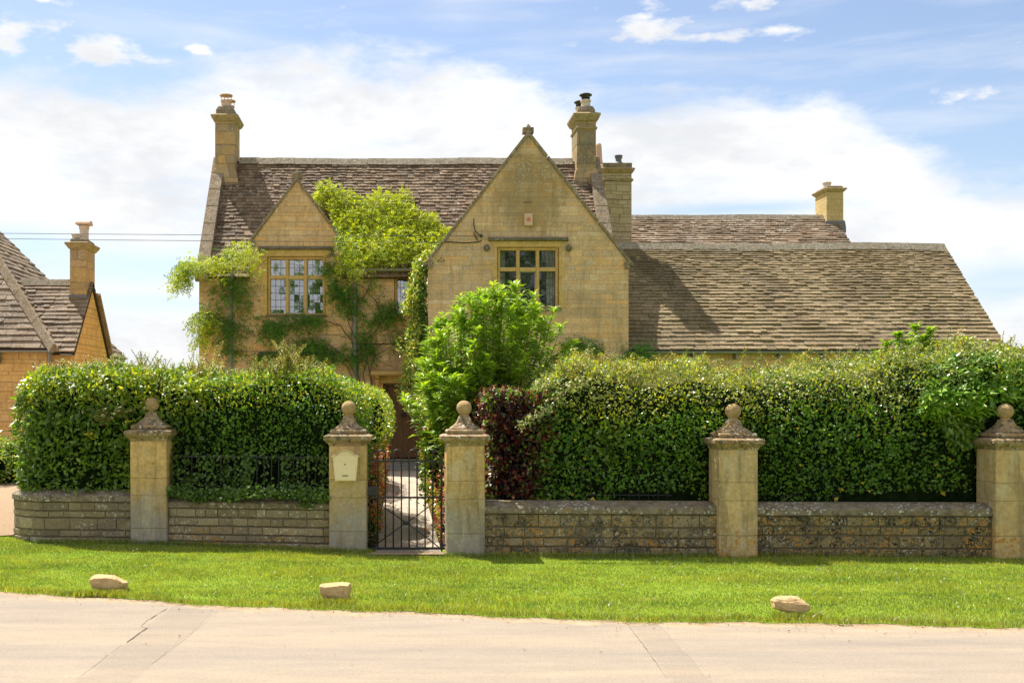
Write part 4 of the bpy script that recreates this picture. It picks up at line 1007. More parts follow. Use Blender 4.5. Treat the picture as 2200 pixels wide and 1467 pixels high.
gutter(NB, (-22, 29.45, nz - .06), (-9.05, 29.45, nz - .06), .06); gutter(NB, (-9.0, 29.78, nz - .14), (gx, 29.78, nz - .14), .05)
for xx in (-10.6, -9.25):
    q = MB(); q.box(xx, xx + .05, 29.5, 29.74, nz - .4, nz - .08); q.build('gutter_bracket', M['gutter'], NB)
nc = chimney('chimney', NB, 150, 184, 31.2, .95, [(0, 700), (0, 536)], ['stack'], [(.0, .35, .13, 517, 477, 0, 'pot_pale'), (-.35, -.5, .15, 517, 500, 0, 'pot_pale')],
        cornice=[([(.0, 536), (.05, 532), (.12, 523), (.12, 520), (0, 519)], 'cornice', 'cornice'), ([(-.005, 519.5), (-.005, 514), (-.05, 511)], 'coping', 'chimney_cap'), ([(.03, 640), (.03, 633)], 'lead', 'flashing')])
q = MB(); cxx, cyy = X(167, 31.2) + .0, 31.2 + .475 + .17; zt_ = Z(477, 31.2)
q.prism([(-.19 * math.cos(t), .12 * math.sin(t)) for t in np.linspace(0, math.pi, 9)] + [(.16, -.0), (-.16, -.0)][:0], lambda a, b: (cxx - .2, cyy + a, zt_ + .01 + b), lambda a, b: (cxx + .2, cyy + a, zt_ + .01 + b))
q.build('half_round_cowl', M['pot'], nc)

# ------------------------------------------------------------------ piers
def pier(name, x, y, z, mat, label):
    """y = front face; x = centre"""
    t = thing(name, (x, y + .215, z), label, 'gate pier', 'stone ball topped piers along the front wall')
    cx, cy = x, y + .215; hw = .215
    q = MB(); q.loft(cx, cy, [(hw, hw, z - .25), (hw, hw, z + 1.232)]); q.build('shaft', M[mat], t, bevel=.018)
    if abs(x + .569) > .1: t.rotation_euler = (math.sin(x * 7) * .006, math.sin(x * 5) * .007, math.sin(x * 3.3) * .014)
    q = MB(); q.loft(cx, cy, [(.218, .218, z + 1.225), (.226, .226, z + 1.25), (.255, .255, z + 1.275), (.274, .274, z + 1.295), (.276, .276, z + 1.335), (.235, .235, z + 1.352), (.205, .205, z + 1.356)])
    q.loft(cx, cy, [(.19, .19, z + 1.357), (.207, .207, z + 1.368), (.210, .210, z + 1.392), (.195, .195, z + 1.408), (.165, .165, z + 1.41)])
    q.loft(cx, cy, [(.163, .163, z + 1.411), (.158, .158, z + 1.425), (.115, .115, z + 1.455), (.085, .085, z + 1.49), (.068, .068, z + 1.53), (.060, .060, z + 1.555)])
    q.build('cap', M['cap'], t, bevel=.006)
    q = MB(); q.lathe(cx, cy, [(.052, z + 1.55), (.058, z + 1.562), (.050, z + 1.575)] , 20)
    n = 12; c = z + 1.648; r = .087
    q.lathe(cx, cy, [(max(.002, r * math.sin(math.pi * i / n)), c - r * math.cos(math.pi * i / n)) for i in range(n + 1)], 22)
    q.build('ball', M['ball'], t, smooth=True)
    return t
pier('gate_pier', -2.90, 13.0, .045, 'pier_grey', 'golden stone pier with its ball finial half buried in the left hedge')
pier('gate_pier', -.569, 12.7, .0, 'pier_grey', 'stone gate pier carrying the cream letter box')
pier('gate_pier', .760, 12.5, .005, 'pier_grey', 'stone gate pier on the hinge side of the iron gate, below the green shrub')
pier('gate_pier', 3.76, 12.33, -.03, 'pier_orange', 'stone pier with orange lichen foot midway along the long right hedge')
pier('gate_pier', 6.77, 12.25, -.03, 'pier_orange', 'stone pier cut by the right edge beneath the big laurel leaves')

# ------------------------------------------------------------------ low walls
def path_sampler(path):
    p = np.array(path, float); d_ = np.diff(p, axis=0); ln = np.linalg.norm(d_, axis=1); cum = np.r_[0, np.cumsum(ln)]
    # smoothed normals at vertices
    nv = np.zeros_like(p); ns = np.stack([d_[:, 1], -d_[:, 0]], 1) / ln[:, None]
    nv[:-1] += ns; nv[1:] += ns; nv /= np.linalg.norm(nv, axis=1)[:, None]
    def f(u):
        x = np.interp(u, cum, p[:, 0]); y = np.interp(u, cum, p[:, 1]); nx = np.interp(u, cum, nv[:, 0]); ny = np.interp(u, cum, nv[:, 1])
        l = np.hypot(nx, ny); return x, y, nx / l, ny / l
    return f, cum[-1]

def low_wall(name, path, top, mat, label, th=.30):
    pts = [Vector((a, b, 0)) for a, b in path]; n = len(pts); nor = []
    for i in range(n):
        d_ = (pts[min(i + 1, n - 1)] - pts[max(i - 1, 0)]).normalized(); nor.append(Vector((d_.y, -d_.x, 0)))
    t = thing(name, ((path[0][0] + path[-1][0]) / 2, (path[0][1] + path[-1][1]) / 2, 0), label, 'garden wall', 'low stone walls between the piers')
    def sweep(prof, nm, mt):
        mb = MB(); k = len(prof)
        for p, nn in zip(pts, nor):
            for o_, z_ in prof: mb.v.append(tuple(p + nn * o_ + Vector((0, 0, z_))))
        for i in range(n - 1):
            for j in range(k):
                j2 = (j + 1) % k; mb.f.append([i * k + j, (i + 1) * k + j, (i + 1) * k + j2, i * k + j2]); mb.mi.append(0)
        mb.f.append(list(range(k))); mb.f.append([(n - 1) * k + j for j in range(k)][::-1]); mb.mi += [0, 0]
        return mb.build(nm, mt, t, bevel=0)
    sweep([(-.006, -.2), (-.006, top - .135), (-th, top - .135), (-th, -.2)], 'mortar_core', M['joint'])
    fs, Lt = path_sampler(path); rs_ = random.Random(int(abs(path[0][0]) * 100)); mb = MB(); zz = -.10
    while zz < top - .145:
        h_ = rs_.choice((.08, .10, .12, .145)); 
        if zz + h_ > top - .18: h_ = top - .137 - zz
        uu = -rs_.random() * .2
        while uu < Lt:
            ln = rs_.uniform(.10, .30) * (.8 + h_ * 2.5); a_, b_ = max(0, uu) + .0025, min(Lt, uu + ln) - .0025; uu += ln
            if b_ - a_ < .03: continue
            pr = rs_.uniform(.0, .014); tl = rs_.uniform(-.004, .004); m_ = [a_, a_ + .012, b_ - .012, b_]; e_ = .010; row_ = []
            j = [rs_.uniform(-.004, .004) for _ in range(4)]
            for (u0, dz0, dz1, o_) in ((a_, j[0], j[1], -.02), (a_ + .002, j[0] + .001, j[1] - .001, pr - .003), (a_ + .012, j[0] + .010, j[1] - .010, pr + tl), ((a_ + b_) / 2, .007, -.007, pr + rs_.uniform(0, .004)), (b_ - .012, j[2] + .010, j[3] - .010, pr - tl), (b_ - .002, j[2] + .001, j[3] - .001, pr - .003), (b_, j[2], j[3], -.02)):
                x_, y_, nx_, ny_ = [float(q) for q in fs(u0)]; z0_, z1_ = zz + .002 + dz0, zz + h_ - .002 + dz1
                for (o2, z_) in ((-.02, z0_ - .002), (o_ - .004 if o_ > -.015 else -.02, z0_), (o_, z0_ + .006), (o_, z1_ - .006), (o_ - .004 if o_ > -.015 else -.02, z1_), (-.02, z1_ + .002)): mb.v.append((x_ + nx_ * o2, y_ + ny_ * o2, z_))
            b0 = len(mb.v) - 42
            for i_ in range(6):
                for k_ in range(5): mb.f.append([b0 + i_ * 6 + k_, b0 + i_ * 6 + 6 + k_, b0 + i_ * 6 + 7 + k_, b0 + i_ * 6 + 1 + k_]); mb.mi.append(0)
        zz += h_
    mb.build('stonework', M[mat], t)
    sweep([(.022, top - .134), (.028, top - .125), (.026, top - .072), (.0, top - .052), (-.10, top - .01), (-.15, top), (-th - .02, top - .01), (-th - .02, top - .134)], 'coping', M['copestone'])
    return t
def densify(path, step=.06):
    out = []
    for a, b in zip(path[:-1], path[1:]):
        k = max(1, int(math.dist(a, b) / step))
        for i in range(k): out.append((a[0] + (b[0] - a[0]) * i / k, a[1] + (b[1] - a[1]) * i / k))
    return out + [path[-1]]
arc = [(-4.62 + .0, 16.2), (-4.66, 14.6)] + [(-4.06 - .62 * math.cos(t), 13.72 - .60 * math.sin(t)) for t in np.linspace(0, math.pi / 2, 10)] + [(-3.115, 13.06)]
low_wall('garden_wall', arc, .69, 'wall_end', 'low grey stone wall curving away at its left end under the hedge')
low_wall('garden_wall', densify([(-2.685, 13.07), (-.784, 12.80)]), .625, 'wall_mid', 'low stone wall dotted with orange lichen, ivy along its top, left of the gate')
low_wall('garden_wall', densify([(.975, 12.58), (3.545, 12.44)]), .605, 'wall_right', 'low stone wall between the gate and the next pier to the right, mottled black and orange')
low_wall('garden_wall', densify([(3.975, 12.41), (6.555, 12.33)]), .60, 'wall_dark', 'dark stained low stone wall, the rightmost stretch')
low_wall('garden_wall', densify([(6.985, 12.33), (10.5, 12.2)]), .60, 'wall_dark', 'low stone wall running out of the picture beyond the last pier')

# ------------------------------------------------------------------ railings
def railing(a, b, z0, z1, step, label):
    a, b = Vector((*a, 0)), Vector((*b, 0)); t = thing('iron_railing', ((a.x + b.x) / 2, (a.y + b.y) / 2, z0), label, 'railing', 'iron railings on the low walls')
    q = MB(); q.beam(a + Vector((0, 0, z0 + .05)), b + Vector((0, 0, z0 + .05)), .03, .012); q.build('rail', M['iron'], t)
    q = MB(); q.beam(a + Vector((0, 0, z1)), b + Vector((0, 0, z1)), .03, .012); q.build('rail', M['iron'], t)
    n = int((b - a).length / step)
    for i in range(1, n):
        p = a + (b - a) * i / n; q = MB(); q.tube([p + Vector((0, 0, z0)), p + Vector((0, 0, z1 + .02)), p + Vector((0, 0, z1 + .04))], [.0075, .0075, .002], 6); q.build('bar', M['iron'], t)
railing((-2.69, 13.20), (-.78, 12.93), .62, Z(982, 13), .087, 'black iron railings showing through the gaps in the ivy left of the gate')
railing((1.9, 12.92), (3.55, 12.86), .60, .95, .11, 'black iron railings almost swallowed by the hedge right of the copper beech')
railing((4.0, 12.84), (6.55, 12.78), .60, .95, .11, 'black iron railings hidden in the foot of the rightmost hedge')

# ------------------------------------------------------------------ the gate
GY = 12.72
def g(px, py): return P(px, py, GY)
gt = thing('iron_gate', (X(873, GY), GY, 0), 'black wrought iron garden gate with hooped top and crossed braces', 'gate')
def bar(name, pts, r, n=7, parent=gt, mat='iron'):
    q = MB(); q.tube([g(*p) for p in pts], r, n); return q.build(name, M[mat], parent, smooth=True)
def flat(name, a, b, w_, h):
    q = MB(); q.beam(g(*a), g(*b), w_, h); return q.build(name, M['iron'], gt)
flat('rail', (794, 990.5), (950, 990), .012, .022); flat('rail', (794, 1068.5), (950, 1068), .012, .022); flat('rail', (794, 1177.5), (950, 1177.5), .016, .03)
for a, b in ((811.7, 828), (845, 862.4), (879, 896), (913.4, 930)):
    r = (b - a) / 2; c = (a + b) / 2
    bar('hooped_bar', [(a, 1177)] + [(c - r * math.cos(t), 975 - r * 1.05 * math.sin(t)) for t in np.linspace(0, math.pi, 11)] + [(b, 1177)], .0085)
bar('stile', [(794.5, 1179), (794.5, 990), (795, 984), (799, 975), (805, 968.5), (811.7, 968)], .009)
q = MB(); q.beam(g(948.5, 1188), g(948.5, 986), .024, .024, (0, 1, 0)); q.build('hanging_stile', M['iron'], gt)
bar('scroll', [(948, 990), (946.5, 981), (942, 974), (936, 968.5), (930, 966)] , .009)
bar('scroll', [(940, 970)] + [(938 + 7 * math.cos(t), 964 + 7 * math.sin(t)) for t in np.linspace(1.2, -4.6, 14)], .006)
for a, b in (((797, 1177), (869, 1125)), ((877, 1120), (946, 1071)), ((798, 1071), (869, 1120)), ((877, 1125), (946, 1177))): bar('brace', [a, b], .0065)
q = MB(); cx_, cy_, cz_ = g(873, 1122.5); q.lathe(0, 0, [(.002, -.022), (.028, -.014), (.034, 0), (.028, .014), (.002, .022)], 12); q.v = [(cx_ + a * 1.3, cy_ + c, cz_ + b * .8) for a, b, c in q.v]; q.build('boss', M['iron'], gt, smooth=True)
q = MB(); q.box(X(790.5, GY), X(813, GY), GY - .03, GY + .02, Z(1063.5, GY), Z(1044, GY)); q.build('latch_box', M['iron'], gt, bevel=.004)
for py in (1004, 1170):
    q = MB(); q.tube([g(948, py), g(960, py)], .012, 8); q.tube([(X(948.5, GY), GY, Z(py + 4, GY)), (X(948.5, GY), GY, Z(py - 4, GY))], .019, 8); q.build('hinge', M['iron'], gt)

# ------------------------------------------------------------------ letter box
BY = 12.70
def bx(px): return X(px, BY)
def bz(py): return Z(py, BY)
lb = thing('letter_box', (bx(742.5), BY - .05, bz(1031)), 'cream metal letter box with arched lid fixed to the stone gate pier', 'letter box')
q = MB(); q.prism([(bx(721.5), bz(1030.4)), (bx(764.5), bz(1030.4)), (bx(769.3), bz(977)), (bx(716), bz(977))], lambda a, b: (a, BY - .105, b), lambda a, b: (a, BY - .002, b)); bd = q.build('body', M['box'], lb, bevel=.003)
q = MB(); arcp = [(bx(718.5) + (bx(767) - bx(718.5)) * k / 12, bz(980) + (bz(967.6) - bz(980)) * math.sin(math.pi * k / 12)) for k in range(13)]
q.prism(arcp[::-1][:0] + [(bx(716.3), bz(981)), (bx(769), bz(981))] + arcp[::-1], lambda a, b: (a, BY - .1, b), lambda a, b: (a, BY - .003, b)); q.build('gable_panel', M['box'], bd)
# curved lid
q = MB(); n = 24
for k in range(n + 1):
    t = k / n; u = bx(711.7) + (bx(774) - bx(711.7)) * t; z_ = bz(980.5) + (bz(966.6) - bz(980.5)) * (math.sin(math.pi * t) ** 1.5) * 1.0 
    q.v += [(u, BY - .128, z_), (u, BY - .002, z_), (u, BY - .002, z_ + .006), (u, BY - .128, z_ + .006)]
for k in range(n):
    for j in range(4): q.f.append([4 * k + j, 4 * k + (j + 1) % 4, 4 * k + 4 + (j + 1) % 4, 4 * k + 4 + j]); q.mi.append(0)
q.f += [[0, 3, 2, 1], [4 * n, 4 * n + 1, 4 * n + 2, 4 * n + 3]]; q.mi += [0, 0]
q.build('lid', M['box'], lb)
q = MB(); q.prism([(bx(723.5), bz(1028.3)), (bx(762.3), bz(1028.3)), (bx(765.5), bz(991)), (bx(719), bz(991))], lambda a, b: (a, BY - .110, b), lambda a, b: (a, BY - .1052, b)); fl = q.build('front_door', M['box'], lb, bevel=.0015)
q = MB(); q.prism([(bx(719.6), bz(988.5)), (bx(765), bz(988.5)), (bx(763.5), bz(978.5)), (bx(721), bz(978.5))], lambda a, b: (a, BY - .110, b), lambda a, b: (a, BY - .1052, b)); q.build('letter_flap', M['box'], lb, bevel=.0015)
q = MB(); q.tube([(bx(742.2), BY - .1155, bz(996)), (bx(742.2), BY - .1102, bz(996))], .010, 12); q.build('lock', M['boxdark'], fl)
q = MB(); q.box(bx(736.6), bx(748.5), BY - .1125, BY - .1102, bz(1022), bz(1018.6)); q.build('name_plate', M['boxdark'], fl)

# ------------------------------------------------------------------ rocks on the verge
def rock(px0, px1, pyb, h, seed, label, skew=0.0, lowright=0.0):
    D = (EYE - .02) * F / (pyb + 4 - VY); x0, x1 = X(px0, D), X(px1, D); w_ = x1 - x0; rs = np.random.default_rng(seed)
    import bmesh
    bm = bmesh.new(); bmesh.ops.create_cube(bm, size=1); bmesh.ops.subdivide_edges(bm, edges=bm.edges, cuts=7, use_grid_fill=True)
    A_ = rs.normal(size=(6, 3)) * 3.2; ph = rs.uniform(0, 6.28, 6)
    pl = rs.normal(size=(9, 3)); pl /= np.linalg.norm(pl, axis=1)[:, None]; of = rs.uniform(.44, .58, 9)
    for v in bm.verts:
        p = np.array(v.co)
        for k in range(9):
            d_ = p @ pl[k] - of[k]
            if d_ > 0: p = p - pl[k] * d_
        r = np.linalg.norm(p); p = p * (1 - .16 * max(0, r - .6) / .3)
        p = p + .020 * np.sin(A_ @ p + ph).sum() * p / max(r, .1) + rs.normal(size=3) * .009
        p[2] += skew * p[0]
        if p[0] > .1: p[2] -= lowright * max(0, p[2] + .2) * (p[0] - .1)
        v.co = p
    s = np.array([v.co[:] for v in bm.verts]); ext_ = s.max(0) - s.min(0)
    me = bpy.data.meshes.new('field_stone')
    for v in bm.verts: v.co = Vector((v.co.x * w_ / ext_[0], v.co.y * w_ * .55 / ext_[1], (v.co.z - s[:, 2].min()) * h / ext_[2]))
    bm.to_mesh(me); bm.free(); me.materials.append(M['rock'])
    o = bpy.data.objects.new('field_stone', me); put(o, None, ((x0 + x1) / 2, D + .1, float(ground_z((x0 + x1) / 2, D)) + .006))
    tag(o, label, 'stone', 'golden stones set along the verge')
rock(187, 270, 1266, .14, 3, 'pale golden wedge shaped stone on the verge grass, the leftmost of the three', -.12, 1.0)
rock(682, 752, 1287, .145, 5, 'rounded pale golden stone on the grass in front of the letter box pier')
rock(1667, 1746, 1317, .145, 8, 'squared off golden block stone on the grass near the road at the right')

# ------------------------------------------------------------------ overhead wires
def wire(name, pts, r, label):
    q = MB(); q.tube(pts, r, 5); o = q.build(name, M['wire'], None); tag(o, label, 'wire', 'overhead wires across the house front'); return o
def sagpts(a, b, sag, n=30): 
    a, b = Vector(a), Vector(b); return [a + (b - a) * t + Vector((0, 0, -sag * 4 * t * (1 - t))) for t in np.linspace(0, 1, n)]
wire('overhead_wire', sagpts(P(-420, 497, 25.0), P(1033, 507, DG - .08), .02), .0065, 'upper of two thin overhead wires running left to the gable bracket')
wire('overhead_wire', sagpts(P(-420, 507, 25.0), P(936, 521, DG - .05), .02), .0065, 'lower of two thin overhead wires meeting the left edge of the big gable')

# ------------------------------------------------------------------ foliage
_w = [(rng.normal(size=(10, 3)), rng.uniform(0, 6.28, 10)) for _ in range(6)]
def fbm(p, freq, k=0):
    a, ph = _w[k % 6]; a = a / np.linalg.norm(a, axis=1)[:, None]
    f = freq * np.linspace(.6, 2.4, 10); wt = 1 / np.linspace(.6, 2.4, 10)
    return (np.sin((p @ a.T) * f + ph) * wt).sum(1) / wt.sum() * 2.2
def unit(v): return v / np.maximum(np.linalg.norm(v, axis=1), 1e-6)[:, None]
class Leaves:
    def __init__(s): s.V = []; s.T = []; s.M = []; s.n = 0
    def tris(s, V, T, mi):
        s.V.append(V); s.T.append(T + s.n); s.M.append(np.full(len(T), mi)); s.n += len(V)
    def add(s, base, ldir, nrm, size, aspect, mi=0, fold=.18, droop=.15):
        """each leaf: base, tip, folded along its midrib; 5 points, 4 triangles"""
        N = len(base); 
        if N == 0: return
        size = np.broadcast_to(np.asarray(size, float), (N,))[:, None]
        l = unit(ldir); sd = unit(np.cross(nrm, l)); n_ = np.cross(l, sd)
        w_ = size * aspect / 2
        m = base + l * size * .5; t = base + l * size - n_ * size * droop
        Lf = base + l * size * .42 + sd * w_ + n_ * w_ * fold * 2; Rt = base + l * size * .42 - sd * w_ + n_ * w_ * fold * 2
        V = np.stack([base, m, t, Lf, Rt], 1).reshape(-1, 3)
        T = np.array([[0, 1, 3], [3, 1, 2], [0, 4, 1], [1, 4, 2]])[None] + (np.arange(N) * 5)[:, None, None]
        s.tris(V, T.reshape(-1, 3), mi)
    def build(s, name, mats, loc, parent=None, extra=None):
        V = np.concatenate(s.V); T = np.concatenate(s.T); Mi = np.concatenate(s.M)
        me = bpy.data.meshes.new(name); loc = np.array(loc)
        me.vertices.add(len(V)); me.vertices.foreach_set('co', (V - loc).astype(np.float32).ravel())
        me.loops.add(len(T) * 3); me.loops.foreach_set('vertex_index', T.astype(np.int32).ravel())
        me.polygons.add(len(T)); me.polygons.foreach_set('loop_start', np.arange(0, len(T) * 3, 3, dtype=np.int32))
        for m_ in mats: me.materials.append(m_)
        me.polygons.foreach_set('material_index', Mi.astype(np.int32)); me.update(calc_edges=True)
        o = bpy.data.objects.new(name, me); put(o, parent, loc.tolist()); return o
    def mb(s, m, mi):
        V = np.array(m.v); T = []
        for f in m.f:
            for k in range(1, len(f) - 1): T.append((f[0], f[k], f[k + 1]))
        s.tris(V, np.array(T), mi)

def hedge_points(path, N, z0, ztop, r, depth, seed, lump=.07, inward=.09, front_only=False, zbot=None):
    rs = np.random.default_rng(seed); f, Ltot = path_sampler(path)
    u = rs.uniform(0, Ltot, N); x, y, nx, ny = f(u)
    zt = ztop(x) if callable(ztop) else np.full(N, float(ztop)); zb = z0(x) if callable(z0) else np.full(N, float(z0))
    hF = zt - r - zb; A = r * math.pi / 2; T = depth - r; tot = hF + A + T
    q = rs.uniform(0, 1, N) * tot
    th = np.clip((q - hF) / A, 0, 1) * math.pi / 2
    o = np.where(q < hF, 0, -(r - r * np.cos(th))) - np.maximum(0, q - hF - A)
    z = np.where(q < hF, zb + q, zt - r + r * np.sin(th))
    n = np.stack([nx * np.cos(th), ny * np.cos(th), np.sin(th)], 1)
    p = np.stack([x + nx * o, y + ny * o, z], 1)
    disp = lump * fbm(p, 3.2, seed) + lump * .8 * fbm(p, 10, seed + 1) - rs.exponential(inward, N) * .8 + .02
    p = p + n * disp[:, None]
    return p, n, rs, disp
def orient(n, rs, N, up=.35, rnd=.9):
    nn = unit(n * .55 + rs.normal(size=(N, 3)) * rnd + np.array([0, 0, up]))
    ld = unit(np.cross(nn, rs.normal(size=(N, 3))) + n * .45 + np.array([0, 0, .1]))
    return nn, ld
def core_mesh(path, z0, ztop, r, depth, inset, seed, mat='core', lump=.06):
    """solid hedge core; the shade between leaves is put into its colour"""
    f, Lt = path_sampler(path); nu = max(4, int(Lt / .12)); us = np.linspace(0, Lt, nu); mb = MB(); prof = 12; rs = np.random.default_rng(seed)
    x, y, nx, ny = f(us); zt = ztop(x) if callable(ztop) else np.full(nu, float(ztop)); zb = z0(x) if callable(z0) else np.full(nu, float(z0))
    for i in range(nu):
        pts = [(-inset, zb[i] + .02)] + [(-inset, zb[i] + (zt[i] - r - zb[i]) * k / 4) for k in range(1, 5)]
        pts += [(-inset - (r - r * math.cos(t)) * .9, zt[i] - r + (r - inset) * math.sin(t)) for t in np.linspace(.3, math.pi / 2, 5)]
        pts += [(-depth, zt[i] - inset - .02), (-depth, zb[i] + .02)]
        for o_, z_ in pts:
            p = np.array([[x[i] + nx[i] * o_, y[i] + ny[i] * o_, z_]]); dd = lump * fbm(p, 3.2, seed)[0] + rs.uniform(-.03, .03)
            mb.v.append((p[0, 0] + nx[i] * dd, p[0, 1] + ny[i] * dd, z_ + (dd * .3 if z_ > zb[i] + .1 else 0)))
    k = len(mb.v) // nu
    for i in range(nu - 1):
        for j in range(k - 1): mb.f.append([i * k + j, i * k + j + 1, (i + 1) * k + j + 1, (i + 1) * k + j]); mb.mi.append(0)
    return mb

def sprigs(LV, tips, rs, n_shoot, h, leaf, mats, aspect=.45, lean=.35, twig=None, spread=None):
    """new shoots standing out of a hedge top; leaves all the way up each"""
    for i in range(n_shoot):
        b = tips[rs.integers(len(tips))]; d_ = unit(np.array([[rs.normal() * lean, rs.normal() * lean, 1.0]]))[0]; hh = h * rs.uniform(.4, 1.15)
        k = max(5, int(hh / leaf * 4.6)); t = np.linspace(.0, 1, k); p = b + np.outer(t * hh, d_) + np.outer(t ** 2 * hh * .2, [rs.normal(), rs.normal(), 0])
        an = np.arange(k) * 2.4 + rs.uniform(0, 6); side = np.stack([np.cos(an), np.sin(an), np.full(k, .35)], 1)
        nn = unit(np.cross(side, np.cross(np.array([0, 0, 1.]), side)) + rs.normal(size=(k, 3)) * .35)
        sz = leaf * (1.25 - .45 * t) * rs.uniform(.7, 1.25, k)
        LV.add(p, side, nn, sz, aspect, mats[rs.integers(len(mats))])
        if twig is not None:
            m = MB(); m.tube([tuple(q) for q in p[:: max(1, k // 4)]], .0035, 4, cap=False)
            if m.f: LV.mb(m, twig)

# --- left hedge
HL = [(-4.60, 16.5), (-4.64, 14.7)] + [(-4.10 - .55 * math.cos(t), 13.78 - .60 * math.sin(t)) for t in np.linspace(0.15, math.pi / 2, 8)] + [(-3.2, 13.12), (-2.9, 13.2), (-2.4, 13.22), (-.80, 12.99), (-.62, 13.02), (-.44, 13.2), (-.40, 13.6), (-.42, 14.1)]
zl = [(-4.8, 2.13), (-3.8, 2.14), (-2.8, 2.10), (-2.2, 2.07), (-1.9, 2.08), (-1.0, 2.08), (-.6, 2.0), (-.4, 1.94)]
ztL = lambda x: lerp_tab(x, zl)
zbL = lambda x: np.where(x < -3.0, .68, .62)
LV = Leaves(); N = 44000
p, n, rs, disp = hedge_points(HL, N, zbL, ztL, .36, 1.35, 41, lump=.085, inward=.10)
# broad-leaved left third, small-leaved right part; a gap with railings low down near the gate
keep = np.ones(N, bool)
gapm = (p[:, 0] > -2.72) & (p[:, 0] < -.75) & (p[:, 2] < 1.06 + .06 * fbm(p, 6, 3)) & (p[:, 2] > .60) & (p[:, 1] < 13.5)
dens = np.where(p[:, 0] > -1.9, .16, .45) + .30 * (fbm(p, 5, 2) > .35)
keep &= ~(gapm & (rs.uniform(size=N) > dens)); keep &= ~((p[:, 2] < .70) & (p[:, 0] < -3.1) & (p[:, 1] < 13.0))
keep &= ~((np.abs(p[:, 0] + 2.9) < .24) & (p[:, 1] < 13.22) & (p[:, 2] < 1.42)) & ~((np.abs(p[:, 0] + 2.9) < .09) & (p[:, 1] < 13.2) & (p[:, 2] < 1.80) & (rs.uniform(size=N) < .93))
keep &= ~((fbm(p, 6.5, 0) > .85) & (rs.uniform(size=N) < .6))
p, n = p[keep], n[keep]; N = len(p)
big = (p[:, 0] + .25 * fbm(p, 3, 1)) < -2.35
nn, ld = orient(n, rs, N)
ld[big] = unit(ld[big] + np.array([.15, -.2, -.45]) * (rs.uniform(size=(big.sum(), 1)) * 1.3)); 
sunlit = (p[:, 2] > ztL(p[:, 0]) - .40 + .12 * fbm(p, 4, 4)) & (rs.uniform(size=N) < .50)  # golden leaves near the top paint the sunlit band into the hedge
sel = sunlit; LV.add(p[sel], ld[sel], nn[sel], np.where(big[sel], rs.uniform(.045, .085, sel.sum()), rs.uniform(.03, .055, sel.sum())), .46, 8)
sel = big & ~sunlit; LV.add(p[sel], ld[sel], nn[sel], rs.uniform(.055, .10, sel.sum()), .46, 1)
sel = ~big & ~sunlit; LV.add(p[sel], ld[sel], nn[sel], rs.uniform(.032, .062, sel.sum()), .58, 0)
# golden leaves above paint sunlight on the upper shoulder; stray yellow leaves follow
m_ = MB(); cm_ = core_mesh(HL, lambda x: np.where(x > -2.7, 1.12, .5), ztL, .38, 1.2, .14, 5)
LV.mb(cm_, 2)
LV.mb(core_mesh([(-2.85, 13.65), (-.62, 13.40)], .35, lambda x: np.full(np.shape(x), 1.35), .2, .5, .0, 9), 2)  # added dark panel behind the railings, painting the shade in the gap
tops = p[(n[:, 2] > .75)]
sprigs(LV, tops, rs, 260, .09, .05, [0, 1], twig=3)
sprigs(LV, tops[tops[:, 0] < -3.0], rs, 60, .12, .055, [5, 1], twig=3)
ctr = tops[(np.abs(tops[:, 0] + 1.42) < .45)]; sprigs(LV, ctr, rs, 90, .17, .035, [0, 4, 5], lean=.25, twig=3)
def tall(cx, cy, z, hh, n_, leaf, mats, r=.12, lean=.22):
    b = np.stack([cx + rs.normal(size=40) * r, cy + rs.normal(size=40) * r, np.full(40, z)], 1); sprigs(LV, b, rs, n_, hh, leaf, mats, lean=lean, twig=3)
tall(-1.36, 13.55, 2.0, .42, 34, .038, [8, 5, 4], .09, .14); tall(-1.36, 13.55, 2.0, .26, 80, .038, [8, 4, 0], .24, .2)
tall(-2.5, 13.9, 2.0, .22, 12, .04, [0, 4], .08)
tall(-3.3, 14.3, 2.02, .34, 110, .042, [5, 5, 0, 8], .36, .4); tall(-3.9, 14.4, 2.02, .24, 80, .05, [5, 5, 8], .32, .35); tall(-2.8, 14.4, 2.02, .26, 50, .042, [5, 8], .25, .4)
sp = P(250, 890, 13.08); sprigs(LV, np.array([sp]) + rs.normal(size=(30, 3)) * [.13, .02, .03], rs, 40, .10, .045, [5], lean=1.2, twig=3)
sp = P(220, 905, 13.05); sprigs(LV, np.array([sp]) + rs.normal(size=(30, 3)) * [.05, .02, .03], rs, 18, .10, .045, [5], lean=1.4, twig=3)
for a in ((274, 908), (197, 946), (192, 935), (330, 1000), (640, 1040)):
    sp = np.array([P(*a, 13.02)]); sprigs(LV, sp, rs, 2, .07, .05, [7], lean=1.0)
hl = LV.build('clipped_hedge', [L['hedge'], L['hedge_big'], M['core'], M['twig'], L['bronze'], L['bramble'], L['wisteria_dark'], L['yellow'], L['golden']], (-2.5, 13.8, .5))
tag(hl, 'tall clipped green hedge left of the gate, broad leaved at its left end', 'hedge')

